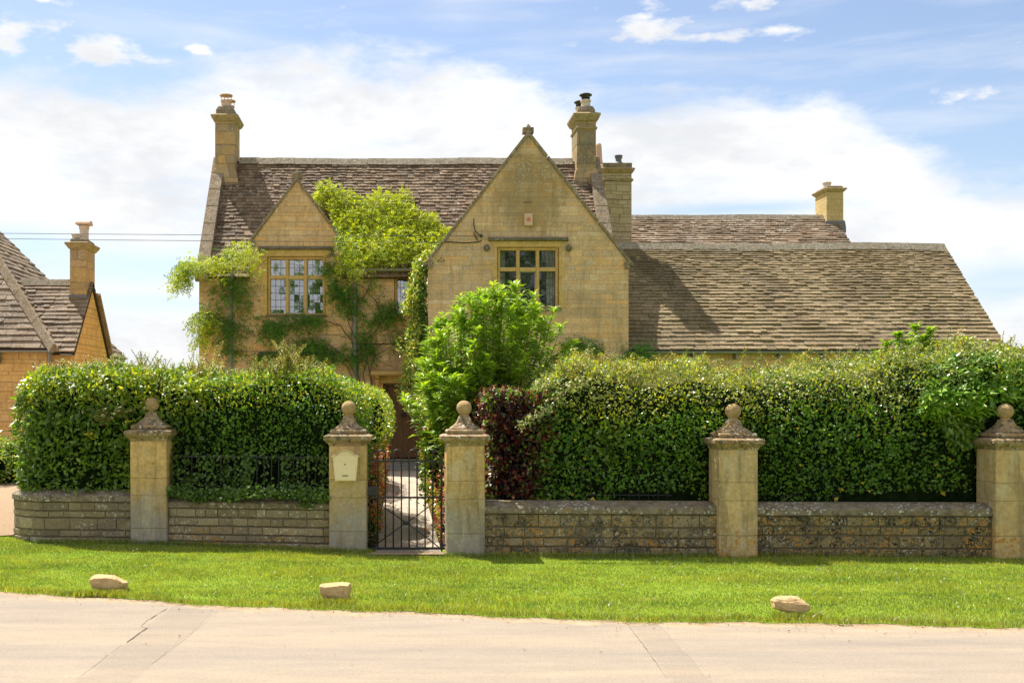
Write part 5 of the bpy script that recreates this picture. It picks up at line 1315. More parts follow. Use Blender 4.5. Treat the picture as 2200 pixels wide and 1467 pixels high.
# --- ellipsoid bush helper
def bush(name, ells, N, leaf, mats, label, cat, aspect=.5, seed=50, inward=.06, lump=.1, zmin=0, core=True, up=.35, coremat='core', extra=None, group=None):
    rs = np.random.default_rng(seed); LV = Leaves(); vols = np.array([e[3] * e[4] + e[3] * e[5] + e[4] * e[5] for e in ells]); cnt = (N * vols / vols.sum()).astype(int)
    allp = []
    for e, c in zip(ells, cnt):
        s = unit(rs.normal(size=(c, 3))); ax = np.array(e[3:6]); nrm = unit(s / ax); p = np.array(e[:3]) + s * ax
        dd = lump * fbm(p, 3.5 / max(ax.min(), .3), seed) + lump * .5 * fbm(p, 11, seed + 1) - rs.exponential(inward, c); p = p + nrm * dd[:, None]
        k = p[:, 2] > zmin; p, nrm = p[k], nrm[k]; nn, ld = orient(nrm, rs, len(p), up=up)
        mi = rs.choice(len(mats), size=len(p), p=[m[1] for m in mats]); sz = rs.uniform(*leaf, len(p))
        for j in range(len(mats)):
            q = mi == j; LV.add(p[q], ld[q], nn[q], sz[q], aspect, j)
        allp.append(p[nrm[:, 2] > .3])
        if core:
            m = MB(); m.lathe(0, 0, [(max(.01, math.sin(t)), -math.cos(t)) for t in np.linspace(0, math.pi, 9)], 12)
            m.v = [(e[0] + a * ax[0] * .72, e[1] + b * ax[1] * .72, max(zmin, e[2] + c2 * ax[2] * .72)) for a, b, c2 in m.v]; LV.mb(m, len(mats))
    if extra: extra(LV, np.concatenate(allp), rs, len(mats) + 1)
    e = ells[0]; o = LV.build(name, [m[0] for m in mats] + [M['core'] if coremat == 'core' else coremat, M['twig']], (e[0], e[1], max(0, zmin)))
    tag(o, label, cat, group); return o
bush('rounded_bush', [(-.50, 15.1, 1.47, .44, 1.25, .54), (-.58, 16.6, 1.42, .42, 1.0, .50)], 16000, (.025, .045), [(L['golden'], .55), (L['hedge'], .45)], 'domed yellow green bush bulging over the path behind the letter box pier', 'bush', seed=61, lump=.06, zmin=.85, inward=.04,
     extra=lambda LV, p, rs, tw: sprigs(LV, p, rs, 200, .05, .035, [0]))

# --- red-tipped photinia edging both sides of the path
def photinia(name, ells, N, seed, label):
    bush(name, ells, N, (.04, .075), [(L['red'], .60), (L['golden'], .24), (L['hedge'], .16)], label, 'shrub', aspect=.38, seed=seed, lump=.05, zmin=.05, inward=.07, group='red tipped shrubs edging the path',
         extra=lambda LV, p, rs, tw: sprigs(LV, p, rs, 160, .10, .06, [0], aspect=.36))
photinia('photinia_shrub', [(-.36, 14.3, .60, .13, .9, .60), (-.40, 16.6, .55, .17, 1.9, .58), (-.46, 21.5, .60, .27, 2.6, .74)], 14000, 62, 'red and green shrub edging the left side of the path')
photinia('photinia_shrub', [(.64, 14.2, .46, .16, 1.2, .66), (.70, 17.6, .52, .22, 2.3, .75), (.74, 22.5, .55, .24, 2.6, .75)], 16000, 63, 'red and pink tipped shrub edging the right side of the path')
bush('low_box_bush', [(-.36, 13.5, .16, .12, .5, .18), (-.34, 15.2, .14, .12, .8, .18)], 2500, (.025, .045), [(L['ivy'], .7), (L['copper'], .3)], 'dark low clump beside the path just inside the gate', 'bush', seed=64, zmin=.02, lump=.04)

# --- right hedge, several stretches of one hedge
HR = [(1.45, 14.6), (1.45, 13.2), (1.66, 12.90), (2.2, 12.80), (3.76, 12.72), (6.6, 12.62), (7.6, 12.6), (9.55, 12.53), (9.75, 12.7), (9.8, 13.4)]
zr = [(1.2, 2.08), (1.7, 2.11), (2.2, 2.12), (2.7, 2.05), (3.3, 2.04), (4.2, 2.08), (5.2, 2.14), (5.9, 2.26), (6.6, 2.36), (8, 2.36)]
ztR = lambda x: lerp_tab(x, zr) + .05 * np.sin(np.asarray(x) * 2.9 + 1) * np.sin(np.asarray(x) * 1.3) + .03 * np.sin(np.asarray(x) * 7.7)
LV = Leaves(); N = 66000
p, n, rs, disp = hedge_points(HR, N, .54, ztR, .48, 1.5, 71, lump=.095, inward=.10)
keep = ~((np.abs(p[:, 0] - 3.76) < .25) & (p[:, 1] < 12.78) & (p[:, 2] < 1.40)) & ~((np.abs(p[:, 0] - 6.77) < .27) & (p[:, 1] < 12.72) & (p[:, 2] < 1.40)) & ~(((np.abs(p[:, 0] - 3.76) < .10) | (np.abs(p[:, 0] - 6.77) < .10)) & (p[:, 1] < 12.72) & (p[:, 2] < 1.74)) 
slot = (p[:, 2] < .70) & (p[:, 1] < 12.9) & (((p[:, 0] > 2.5) & (p[:, 0] < 3.4)) | ((p[:, 0] > 5.0) & (p[:, 0] < 6.5))); keep &= ~slot
keep &= ~((fbm(p, 6.5, 0) > .85) & (rs.uniform(size=N) < .6))
p, n = p[keep], n[keep]; N = len(p)
nn, ld = orient(n, rs, N)
hgt = (p[:, 2] - (ztR(p[:, 0]) - .62)) + .16 * fbm(p, 4, 2); ru = rs.uniform(size=N)
pale = (hgt > .10) & (ru < .55 * np.clip((hgt - .05) / .35, 0, 1) + .05)
pale &= (fbm(p, 2.2, 4) > -.55)
gold = (~pale) & (hgt > .02) & (ru > np.where(np.abs(p[:, 0] - 3.1) < 1.1, .45, .70))  # golden leaves gather toward the top, painting its sunlit band
yel = (~pale) & (~gold) & (ru > .992) & (p[:, 2] < 1.7)
brd = (~pale) & (~gold) & (~yel) & ((fbm(p, 2.6, 5) > .35) & (p[:, 0] < 3.6))
rest = ~(pale | gold | yel | brd)
LV.add(p[rest], ld[rest], nn[rest], rs.uniform(.032, .064, rest.sum()), .60, 0)
LV.add(p[brd], ld[brd], nn[brd], rs.uniform(.04, .07, brd.sum()), .75, 1)
LV.add(p[pale], ld[pale], nn[pale], rs.uniform(.025, .05, pale.sum()), .62, 2)
LV.add(p[gold], ld[gold], nn[gold], rs.uniform(.03, .055, gold.sum()), .5, 3)
LV.add(p[yel], ld[yel], nn[yel], rs.uniform(.05, .075, yel.sum()), .8, 4)
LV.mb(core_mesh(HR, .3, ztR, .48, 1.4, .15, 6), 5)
tops = p[n[:, 2] > .5]
sprigs(LV, tops, rs, 700, .17, .042, [2, 3, 7, 0, 2], lean=.5, twig=6); sprigs(LV, tops[np.abs(tops[:, 0] - 3.0) < 1.0], rs, 120, .16, .045, [3, 7], lean=.35, twig=6)
# long bramble shoots
for (bx0, by0, hh) in ((2.32, 13.2, .28), (3.05, 13.3, .36), (3.6, 13.3, .26), (4.1, 13.3, .30), (4.42, 13.3, .33), (5.2, 13.3, .25), (3.35, 13.25, .2)):
    b = np.array([[bx0, by0, float(ztR(bx0)) - .08]]) + rs.normal(size=(3, 3)) * [.02, .02, 0]; sprigs(LV, b, rs, 3, hh + .1, .045, [7, 2], lean=.35, twig=6)
# trailing bramble stem across the copper beech
st_ = [P(1265, 815, 12.7), P(1235, 828, 12.66), P(1205, 850, 12.62), P(1175, 880, 12.6), P(1145, 897, 12.58), P(1112, 918, 12.56)]
m = MB(); m.tube(st_, [.007, .007, .006, .005, .004, .003], 5); LV.mb(m, 6)
sa = np.array([[*q] for q in st_]); tt = rs.uniform(0, 5, 260); sp = np.stack([np.interp(tt, range(6), sa[:, k]) for k in range(3)], 1) + rs.normal(size=(260, 3)) * [.035, .02, .035]
LV.add(sp, rs.normal(size=(260, 3)), unit(rs.normal(size=(260, 3)) + [0, -.8, .8]), rs.uniform(.03, .055, 260), .65, 2)
hr_ = LV.build('mixed_hedge', [L['hedge'], L['hedge_big'], L['bramble'], L['golden'], L['yellow'], M['core'], M['twig'], L['bronze']], (4.2, 13.3, .5))
tag(hr_, 'long dense hedge right of the gate with pale bramble growing over its top', 'hedge')

# --- copper beech stretch beside the gate pier
HC = [(.99, 14.4), (.99, 13.0), (1.08, 12.88), (1.5, 12.86), (1.78, 12.92), (1.90, 13.1)]
LV = Leaves(); N = 15000
p, n, rs, disp = hedge_points(HC, N, .60, 1.84, .14, 1.0, 81, lump=.08, inward=.09)
k = ~((np.abs(p[:, 0] - .76) < .26) & (p[:, 1] < 12.98)); p, n = p[k], n[k]; N = len(p); nn, ld = orient(n, rs, N); ru = rs.uniform(size=N) + .12 * fbm(p, 5, 1)
rim = np.maximum(p[:, 0] - 1.55, 1.08 - p[:, 0]) > -.05
gre = (ru > .90) | (rim & (ru > .62)) | (ru > 1.0 - .8 * np.clip((p[:, 0] - 1.35) / .5, 0, 1)) | ((p[:, 2] > 1.7) & (ru > .5)); redd = (~gre) & (ru < .05); cop = ~(gre | redd)
LV.add(p[cop], ld[cop], nn[cop], rs.uniform(.045, .075, cop.sum()), .68, 0); LV.add(p[gre], ld[gre], nn[gre], rs.uniform(.04, .07, gre.sum()), .7, 1)
LV.add(p[redd], ld[redd], nn[redd], rs.uniform(.04, .07, redd.sum()), .6, 2); M['copper_core'] = plain('dark copper hedge core', (0.012, 0.006, 0.006), .95, spec=0)  # solid core, its dark colour stands for shade between the leaves
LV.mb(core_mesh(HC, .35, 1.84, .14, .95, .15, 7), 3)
o = LV.build('copper_beech', [L['copper'], L['hedge_big'], L['red'], M['copper_core']], (1.4, 13.2, .5)); tag(o, 'dark purple red copper beech in the hedge right beside the gate pier', 'hedge')

# --- bright green tall shrub with pointed leaves, on visible stems
def whorl_shrub(name, stems, base, leaf, mi_mats, label, seed, nleaf=26, aspect=.33, fill=None, cat='shrub', spreadr=.03, start=.25):
    rs = np.random.default_rng(seed); root = thing(name, base, label, cat); LV = Leaves(); tm = MB()
    for tip in stems:
        b = np.array(base) + np.r_[rs.normal(size=2) * spreadr * 3, 0]; t_ = np.array(tip); mid = (b + t_) / 2 + np.r_[(t_ - b)[:2] * .18, .12]
        ts = np.linspace(0, 1, 9); c = np.outer((1 - ts) ** 2, b) + np.outer(2 * ts * (1 - ts), mid) + np.outer(ts ** 2, t_)
        ln = np.linalg.norm(t_ - b); tm.tube([tuple(q) for q in c], [max(.003, .012 * (1 - .8 * x)) for x in ts], 5, cap=False)
        k = int(nleaf * ln); tt = start + (1 - start) * rs.uniform(0, 1, k) ** .75; tt[: k // 5] = rs.uniform(.93, 1.0, k // 5)
        pp = np.stack([np.interp(tt, ts, c[:, a]) for a in range(3)], 1); an = rs.uniform(0, 6.28, k)
        side = np.stack([np.cos(an), np.sin(an), rs.uniform(-.1, .75, k) + (tt > .93) * .5], 1); nn = unit(np.cross(side, np.cross(np.array([0, 0, 1.]), side)) + rs.normal(size=(k, 3)) * .3)
        # side twigs: offset the leaf bases outward
        pp = pp + side * (rs.exponential(.05, k) * (1.15 - tt))[:, None]
        LV.add(pp, side, nn, rs.uniform(leaf * .6, leaf * 1.15, k), aspect, 0, fold=.22, droop=.28)
    LV.build('foliage', [L[mi_mats]], (base[0], base[1], base[2] + .5), root); tm.build('stem', M['bark'], root); return root
rs0 = np.random.default_rng(5); stems = []
cx0, cy0 = 1.33, 14.9
for i in range(175):
    a = rs0.uniform(0, 6.28); rr_ = math.sqrt(rs0.uniform(0, 1)); ex = rr_ * math.cos(a) * 1.18; ey = rr_ * math.sin(a) * .8
    top = 1.55 + 1.65 * math.sqrt(max(0.03, 1 - rr_ ** 2)) ** .9 * (1 - .10 * abs(ex)) + rs0.normal() * .09
    if i % 3 == 0: top = rs0.uniform(1.35, max(1.5, top))
    stems.append((cx0 + ex - .10 * (top < 2.0), cy0 + ey, top))
for q in ((1060, 612, 14.6), (1030, 628, 14.8), (1115, 650, 14.7), (1135, 655, 14.9), (1010, 640, 14.6), (1190, 665, 14.8), (1205, 700, 14.6), (985, 668, 14.6), (960, 700, 14.5), (1230, 735, 14.6), (1085, 640, 14.6)): stems.append(P(*q))
for i in range(95): # lower skirt
    a = rs0.uniform(0, 6.28); k = rs0.uniform(.55, 1.0); stems.append((1.36 + 1.16 * k * math.cos(a), 14.8 + .7 * k * math.sin(a), rs0.uniform(1.75, 2.55 - .35 * k)))
for i in range(110): # left lobe leaning over the path
    a = rs0.uniform(0, 6.28); stems.append((.66 + .38 * math.cos(a) * rs0.uniform(.3, 1), 14.6 + .6 * math.sin(a), rs0.uniform(1.0, 2.15)))
whorl_shrub('tall_green_shrub', stems, (1.15, 14.9, .05), .125, 'lime', 'tall bright green shrub with pointed leaves rising behind the right gate pier', 91, nleaf=46)
bush('inner_shrub', [(1.25, 15.0, 1.25, .72, .5, 1.0), (.62, 14.9, 1.05, .34, .6, .75)], 6500, (.06, .10), [(L['hedge_big'], .9), (L['yellow'], .1)], 'darker leafy mass low inside the tall green shrub', 'shrub', aspect=.4, seed=92, zmin=.2, lump=.1)
stems = [P(*q) for q in ((1930, 718, 13.7), (1968, 700, 13.8), (2000, 708, 13.7), (1905, 738, 13.6), (1950, 735, 13.6), (1985, 728, 13.7), (2010, 740, 13.8), (1890, 760, 13.6), (2025, 760, 13.7), (1960, 765, 13.5))]
whorl_shrub('elder_shrub', stems, (6.2, 13.7, 1.4), .095, 'lime', 'bright green elder like shoots rising above the right hedge in front of the tan roof', 93, nleaf=150, aspect=.42, start=.4)

# --- laurel clump with large leaves at the far right
rs = np.random.default_rng(95); LV = Leaves()
for i in range(150):
    px = rs.uniform(1985, 2190); py = rs.uniform(768, 890) + (abs(px - 2080) > 60) * 12
    if py > 870 and px > 2135: continue
    c = np.array(P(px, py, 12.62 - .10 * math.sin((px - 1985) / 205 * 3.14) + max(0, 850 - py) / 850 * 3.5)); ax = unit(np.array([[rs.normal() * .6, -.55, .75 + rs.normal() * .3]]))[0]; k = rs.integers(8, 13)
    an = np.arange(k) * 2.4 + rs.uniform(0, 6); u_ = unit(np.cross(ax, [[0.3, 1, .2]]))[0]; v_ = np.cross(ax, u_)
    side = np.outer(np.cos(an), u_) + np.outer(np.sin(an), v_) + ax * rs.uniform(.15, 1.0, k)[:, None]
    nn = unit(ax - side * .35 + rs.normal(size=(k, 3)) * .15); LV.add(c + ax * rs.uniform(-.04, .05, k)[:, None], side, nn, rs.uniform(.09, .15, k), .34, 0, fold=.15, droop=.2)
k = 900; q = np.stack([rs.uniform(6.05, 6.62, k), np.full(k, 12.66), rs.uniform(1.05, 1.75, k)], 1); q = q[((q[:, 0] - 6.05) / .6 > (1.6 - q[:, 2]) * .9) & (q[:, 2] > 1.2 + .2 * fbm(q, 5, 1))]; k = len(q); q[:, 1] += rs.normal(size=k) * .05
LV.add(q, unit(rs.normal(size=(k, 3)) * .5 + [0, -.5, -.6]), unit(rs.normal(size=(k, 3)) * .4 + [0, -1, .4]), rs.uniform(.06, .10, k), .42, 2)
m = MB(); m.tube([(6.5, 13.3, .3), (6.5, 13.2, 1.2), (6.45, 13.0, 1.8)], .03, 6); LV.mb(m, 1)
o = LV.build('laurel_bush', [L['laurel'], M['bark'], L['hedge_big']], (6.5, 13.0, .3)); tag(o, 'laurel with large glossy leaves beside the rightmost pier', 'shrub')

# --- ivy on top of the middle wall, and hanging leaves over copings
rs = np.random.default_rng(97); LV = Leaves(); k = 2600; t = rs.uniform(0, 1, k); x = -2.68 + 1.9 * t; y = 13.05 - .27 * t - .02 + rs.normal(size=k) * .05; z = .625 + np.abs(rs.normal(size=k)) * .05 + .03 * fbm(np.stack([x, y, x * 0], 1), 6, 2)
q = np.stack([x, y, z], 1); LV.add(q, unit(rs.normal(size=(k, 3)) + [0, -.3, 0]), unit(rs.normal(size=(k, 3)) * .6 + [0, -.6, .8]), rs.uniform(.03, .055, k), .9, 0)
for (ix, dn) in ((-1.05, .10), (-2.3, .06), (-.85, .05), (-1.9, .03)):
    kk = 70; q = np.stack([ix + rs.normal(size=kk) * .05, np.full(kk, 12.99 - .14 * (ix + 2.68) - .18) + rs.normal(size=kk) * .01, .63 - rs.uniform(0, dn, kk)], 1); q[:, 1] = 13.05 - .142 * (q[:, 0] + 2.68) - .03
    LV.add(q, unit(rs.normal(size=(kk, 3)) + [0, 0, -.8]), unit(rs.normal(size=(kk, 3)) * .4 + [0, -1, .3]), rs.uniform(.025, .045, kk), .9, 0)
# climbing through the railings
for i in range(26):
    ix = rs.uniform(-2.65, -.80); kk = 34; zz = rs.uniform(.64, 1.1, kk); q = np.stack([ix + rs.normal(size=kk) * .035, 13.17 - .142 * (ix + 2.68) + rs.normal(size=kk) * .03, zz], 1)
    LV.add(q, unit(rs.normal(size=(kk, 3))), unit(rs.normal(size=(kk, 3)) * .5 + [0, -1, .4]), rs.uniform(.03, .05, kk), .85, 0)
o = LV.build('ivy', [L['ivy']], (-1.7, 13.0, .6)); tag(o, 'dark ivy spilling over the coping and railings left of the gate', 'ivy')

# --- far hedge beyond the drive, at the left edge
bush('far_hedge', [(-8.55, 22.3, .60, .85, 1.0, .75), (-9.8, 22.5, .7, 1.1, 1.1, .8), (-7.9, 23.0, .40, .6, .9, .60)], 9000, (.06, .10), [(L['hedge'], .55), (L['bramble'], .25), (L['golden'], .2)], 'low scrubby bush across the gravel drive at the left edge', 'bush', seed=98, lump=.14)

# ------------------------------------------------------------------ wisteria on the house
rs = np.random.default_rng(101)
WR_ = thing('wisteria', (-.2, DF - .2, 0), 'wisteria with twisting stems spread over the cottage front, lime green on the roof', 'climber')
def spray(LV, p, d_, nrm, ln, leaf, mi, pairs=5):
    """pinnate leaves: p base (N,3), d_ rachis direction"""
    N = len(p); d_ = unit(d_); sd = unit(np.cross(nrm, d_)); nn = np.cross(d_, sd); ln = np.broadcast_to(ln, (N,))
    for i in range(pairs):
        t = (i + .8) / pairs; c = p + d_ * (ln * t)[:, None] - np.array([0, 0, 1.]) * (ln * t * t * .35)[:, None]
        for s_ in (-1, 1):
            LV.add(c, sd * s_ * .9 + d_ * .55 - np.array([0, 0, .12]), unit(nn + rs.normal(size=(N, 3)) * .3), leaf * rs.uniform(.75, 1.1, N), .36, mi)
    c = p + d_ * ln[:, None] - np.array([0, 0, 1.]) * (ln * .35)[:, None]; LV.add(c, d_ - np.array([0, 0, .5]), unit(nn + rs.normal(size=(N, 3)) * .3), leaf * 1.1, .36, mi)
def in_poly(x, y, poly):
    c = np.zeros(len(x), bool); j = len(poly) - 1
    for i in range(len(poly)):
        xi, yi = poly[i]; xj, yj = poly[j]; m = ((yi > y) != (yj > y)) & (x < (xj - xi) * (y - yi) / (yj - yi + 1e-9) + xi); c ^= m; j = i
    return c
# mass lying on the roof slope: outline given on the slope, then thickened by clumps
poly = [(668, 418), (700, 408), (722, 414), (742, 432), (775, 440), (800, 432), (835, 424), (866, 424), (884, 448), (905, 470), (936, 486), (968, 490), (972, 505), (950, 530), (925, 560), (890, 578), (735, 584), (738, 520), (700, 462)]
Nn = 8200; xx = rs.uniform(655, 980, Nn); yy = rs.uniform(400, 590, Nn); jx = xx + 10 * np.sin(yy * .13) ; jy = yy + 8 * np.sin(xx * .11)
k = in_poly(jx, jy, poly); xx, yy = xx[k], yy[k]
b_ = (VY - yy) / F; a_ = (xx - VX) / F
Yr = (EYE - EAVE + PIT * DF) / (PIT - b_); base = np.stack([a_ * Yr, Yr, EYE + b_ * Yr], 1)
thick = .16 + .30 * np.clip(fbm(base, 2.6, 2) * .5 + .5, 0, 1); thick = thick * np.where(yy > 540, 1.0, .85)
u_ = rs.uniform(0, 1, len(base)) ** .6; base = base + np.array([0, -PIT, 1.]) / math.hypot(1, PIT) * (thick * u_)[:, None]
# never inside the wall gable
LV = Leaves(); Nn = len(base); spray(LV, base, rs.normal(size=(Nn, 3)) * .8 + [0, -.5, .35], unit(rs.normal(size=(Nn, 3)) * .45 + [0, -.6, 1]), rs.uniform(.12, .24, Nn), .062, 0, 4)
# dark under-layer twigs
# left overhang, edge clumps and sprays on the wall (on/near the wall face)
def strokes(lst, yoff, mi, leaf=.06):
    for pts, r, n_ in lst:
        if mi: n_ = int(n_ * .95)
        pts = np.array(pts, float); seg = np.linspace(0, len(pts) - 1, n_) ; cx_ = np.interp(seg, range(len(pts)), pts[:, 0]) + rs.normal(size=n_) * r * .5; cy_ = np.interp(seg, range(len(pts)), pts[:, 1]) + rs.normal(size=n_) * r * .5
        Dd = DF - yoff * (.25 + rs.uniform(0, 1, n_)); p_ = np.stack([(cx_ - VX) / F * Dd, Dd, EYE - (cy_ - VY) / F * Dd], 1)
        if not mi:
            q_ = int(n_ * .3); spray(LV, p_[:q_] + [0, .05, 0], rs.normal(size=(q_, 3)) + [0, -.3, -.2], unit(rs.normal(size=(q_, 3)) * .4 + [0, -.8, .8]), rs.uniform(.14, .26, q_), leaf * 1.1, 1, 4)
        spray(LV, p_, rs.normal(size=(n_, 3)) * [1, .5, .6] + [0, -.35, -.15], unit(rs.normal(size=(n_, 3)) * .4 + [0, -.8, .8]), rs.uniform(.16, .32, n_), leaf * (1.15 if mi else 1.1), mi, 4)
strokes([([(384, 606), (394, 582), (412, 568), (450, 572), (490, 558), (545, 548)], 17, 420), ([(480, 545), (530, 530), (560, 590)], 12, 110), ([(392, 600), (380, 618)], 8, 34), ([(392, 568), (430, 560)], 8, 50),
         ([(735, 500), (745, 560), (770, 585)], 18, 130)], .55, 0)
strokes([([(425, 690), (440, 700), (455, 680)], 20, 150), ([(428, 720), (434, 745)], 9, 45)], .28, 0)
strokes([([(440, 665), (480, 690), (515, 710), (470, 730)], 24, 230), ([(470, 630), (500, 620), (535, 625)], 18, 100), ([(470, 600), (520, 600)], 16, 60), ([(510, 645), (530, 670)], 12, 40),
         ([(560, 690), (600, 700), (650, 690), (695, 685)], 15, 260), ([(600, 712), (570, 718)], 10, 60), ([(690, 570), (700, 580), (735, 570)], 12, 70), ([(712, 600), (730, 625), (716, 640)], 15, 100), ([(745, 600), (755, 640), (740, 665), (780, 650)], 17, 150),
         ([(780, 690), (820, 680), (850, 665)], 16, 130), ([(800, 600), (812, 628)], 10, 26), ([(835, 640), (850, 700)], 12, 60), ([(600, 750), (560, 765), (545, 775)], 12, 90), ([(620, 745), (690, 755), (740, 760), (790, 770)], 17, 230), ([(640, 740), (700, 735)], 12, 80), ([(470, 750), (520, 755)], 8, 50), ([(770, 720), (800, 750)], 18, 90), ([(850, 720), (870, 745)], 15, 60), ([(690, 790), (650, 775)], 10, 50)], .16, 1)
LV.build('foliage', [L['wisteria'], L['wisteria_dark']], (-.5, DF - .2, 5.0), WR_)
tm = MB()
def stem(pts, r0, r1, y=.07):
    pts = [P(a, b, DF - y - .03 * math.sin(i * 1.7)) for i, (a, b) in enumerate(pts)]; n_ = len(pts); 
    dn = []
    for i in range(n_ - 1):
        for t in (0, .33, .66): dn.append(tuple(Vector(pts[i]).lerp(Vector(pts[i + 1]), t) + Vector((rs.normal() * .012, 0, rs.normal() * .012))))
    dn.append(pts[-1]); tm.tube(dn, [r0 + (r1 - r0) * i / (len(dn) - 1) for i in range(len(dn))], 6, cap=False)
for s_ in ([(778, 1006), (776, 900), (772, 820), (765, 770), (755, 730), (757, 690), (752, 640), (748, 590), (760, 560), (790, 520)],
           [(783, 1006), (786, 880), (782, 800), (790, 760), (800, 720), (820, 690), (845, 680)], [(776, 900), (768, 830), (745, 790), (725, 755), (700, 735), (660, 712), (620, 700), (575, 710)],
           [(770, 860), (760, 800), (735, 760), (690, 745), (640, 740), (590, 760), (540, 755), (470, 752)], [(765, 800), (770, 760), (785, 730), (815, 705), (850, 712)],
           [(755, 730), (730, 700), (700, 690), (660, 688), (600, 700), (550, 722), (500, 700), (470, 690), (440, 700)], [(800, 860), (796, 800), (775, 745), (750, 700), (735, 650), (715, 610)],
           [(500, 700), (496, 660), (505, 620), (520, 590), (480, 570), (420, 570)], [(757, 690), (780, 640), (800, 600), (790, 575)], [(786, 880), (800, 830), (795, 790), (810, 760), (850, 740)], [(820, 690), (810, 650), (790, 625), (770, 610)]):
    stem(s_, .019, .006)
for i in range(34):
    x0_ = rs.uniform(700, 850); y0_ = rs.uniform(650, 780); a = rs.uniform(0, 6.28); ln = rs.uniform(25, 70); pts = [(x0_ + ln * t * math.cos(a) + 6 * math.sin(t * 4 + i), y0_ + ln * t * math.sin(a) * .7 + 8 * t * t) for t in (0, .25, .5, .75, 1)]; stem(pts, .007, .003, .05)
tm.build('stem', M['bark'], WR_, smooth=True)

# --- pale variegated climber in the corner beside the big gable
JR = thing('corner_climber', (.45, 27.2, 0), 'column of pale variegated climber in the corner between the cottage front and big gable', 'climber')
LV = Leaves(); rs = np.random.default_rng(103)
spine = [(955, 535, 26.9), (925, 560, 26.8), (900, 590, 26.8), (888, 630, 27.0), (890, 670, 27.0), (895, 715, 27.0), (884, 750, 27.0), (893, 790, 26.9), (905, 830, 26.8), (930, 870, 26.5)]
sp_ = np.array([P(*q) for q in spine]); N = 17000; t = rs.uniform(0, len(spine) - 1, N); c = np.stack([np.interp(t, range(len(spine)), sp_[:, k]) for k in range(3)], 1)
rad0 = np.array([.10, .20, .26, .28, .25, .21, .24, .32, .40, .5]); nb = 90; tb = rs.uniform(0, len(spine) - 1, nb); cb = np.stack([np.interp(tb, range(len(spine)), sp_[:, k]) for k in range(3)], 1) + unit(rs.normal(size=(nb, 3))) * (np.interp(tb, range(len(spine)), rad0) * rs.uniform(.2, 1.0, nb))[:, None]; wh = rs.integers(0, nb, N); c = cb[wh]; rad = (rs.uniform(.09, .22, nb) * (1 + .5 * tb / 9))[wh]; s_ = unit(rs.normal(size=(N, 3))); rr_ = rad * rs.uniform(.45, 1.15, N) ** .6
p = c + s_ * rr_[:, None] * [1, 1.3, 1]; nn, ld = orient(s_, rs, N); 
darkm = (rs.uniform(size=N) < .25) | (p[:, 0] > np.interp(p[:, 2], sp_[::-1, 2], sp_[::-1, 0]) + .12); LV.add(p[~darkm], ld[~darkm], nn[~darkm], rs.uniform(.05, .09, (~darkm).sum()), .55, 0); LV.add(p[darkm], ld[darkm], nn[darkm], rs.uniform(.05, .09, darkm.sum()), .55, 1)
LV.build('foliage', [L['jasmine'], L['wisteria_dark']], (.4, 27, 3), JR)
tm = MB(); 
for k in range(4): tm.tube([tuple(Vector(q) + Vector((.05 * math.sin(i * 2 + k * 2), .05 * math.cos(i * 1.7 + k), 0))) for i, q in enumerate(sp_)] + [(.55, 27.6, 0)], .022, 6)
tm.build('stem', M['bark'], JR, smooth=True)
# --- climber at the right end of the gable and corner
RC = thing('wall_climber', (5.2, 26.4, 0), 'sparse dark climber on the right foot of the big gable, reaching under the tan roof', 'climber')
LV = Leaves(); DF_ = DF; DF = DG; rs = np.random.default_rng(105)
strokes([([(1225, 735), (1250, 738), (1285, 742)], 9, 110), ([(1345, 765), (1370, 760), (1400, 770)], 15, 150), ([(1375, 748), (1385, 742)], 10, 30)], .16, 1)
DF = DF_; LV.build('foliage', [L['wisteria'], L['wisteria_dark']], (5, 26.3, 2.5), RC)
DF = DG; tm = MB(); stem([(1385, 860), (1370, 800), (1345, 770), (1335, 745)], .012, .004); stem([(1370, 800), (1320, 775), (1280, 745), (1240, 738)], .012, .004); stem([(1345, 790), (1325, 760), (1325, 735)], .006, .003); stem([(1380, 800), (1395, 765), (1410, 758)], .008, .003); DF = DF_
tm.build('stem', M['bark'], RC, smooth=True)
# small thorny tree shoot left of the house corner
LV = Leaves(); rs = np.random.default_rng(107)
b = np.array([P(430, 830, 19.0)]); sprigs(LV, b + rs.normal(size=(20, 3)) * [.13, .1, .02], rs, 16, .75, .06, [0, 1], lean=.22, twig=2); sprigs(LV, b + rs.normal(size=(30, 3)) * [.22, .1, .02], rs, 34, .38, .06, [0, 1], lean=.35, twig=2)
m = MB(); m.tube([(b[0, 0], 19, 0), tuple(b[0])], .03, 6); LV.mb(m, 2)
o = LV.build('sapling', [L['golden'], L['bronze'], M['twig']], (b[0, 0], 19, 0)); tag(o, 'thin bronze tipped sapling showing above the hedge at the cottage left corner', 'sapling')

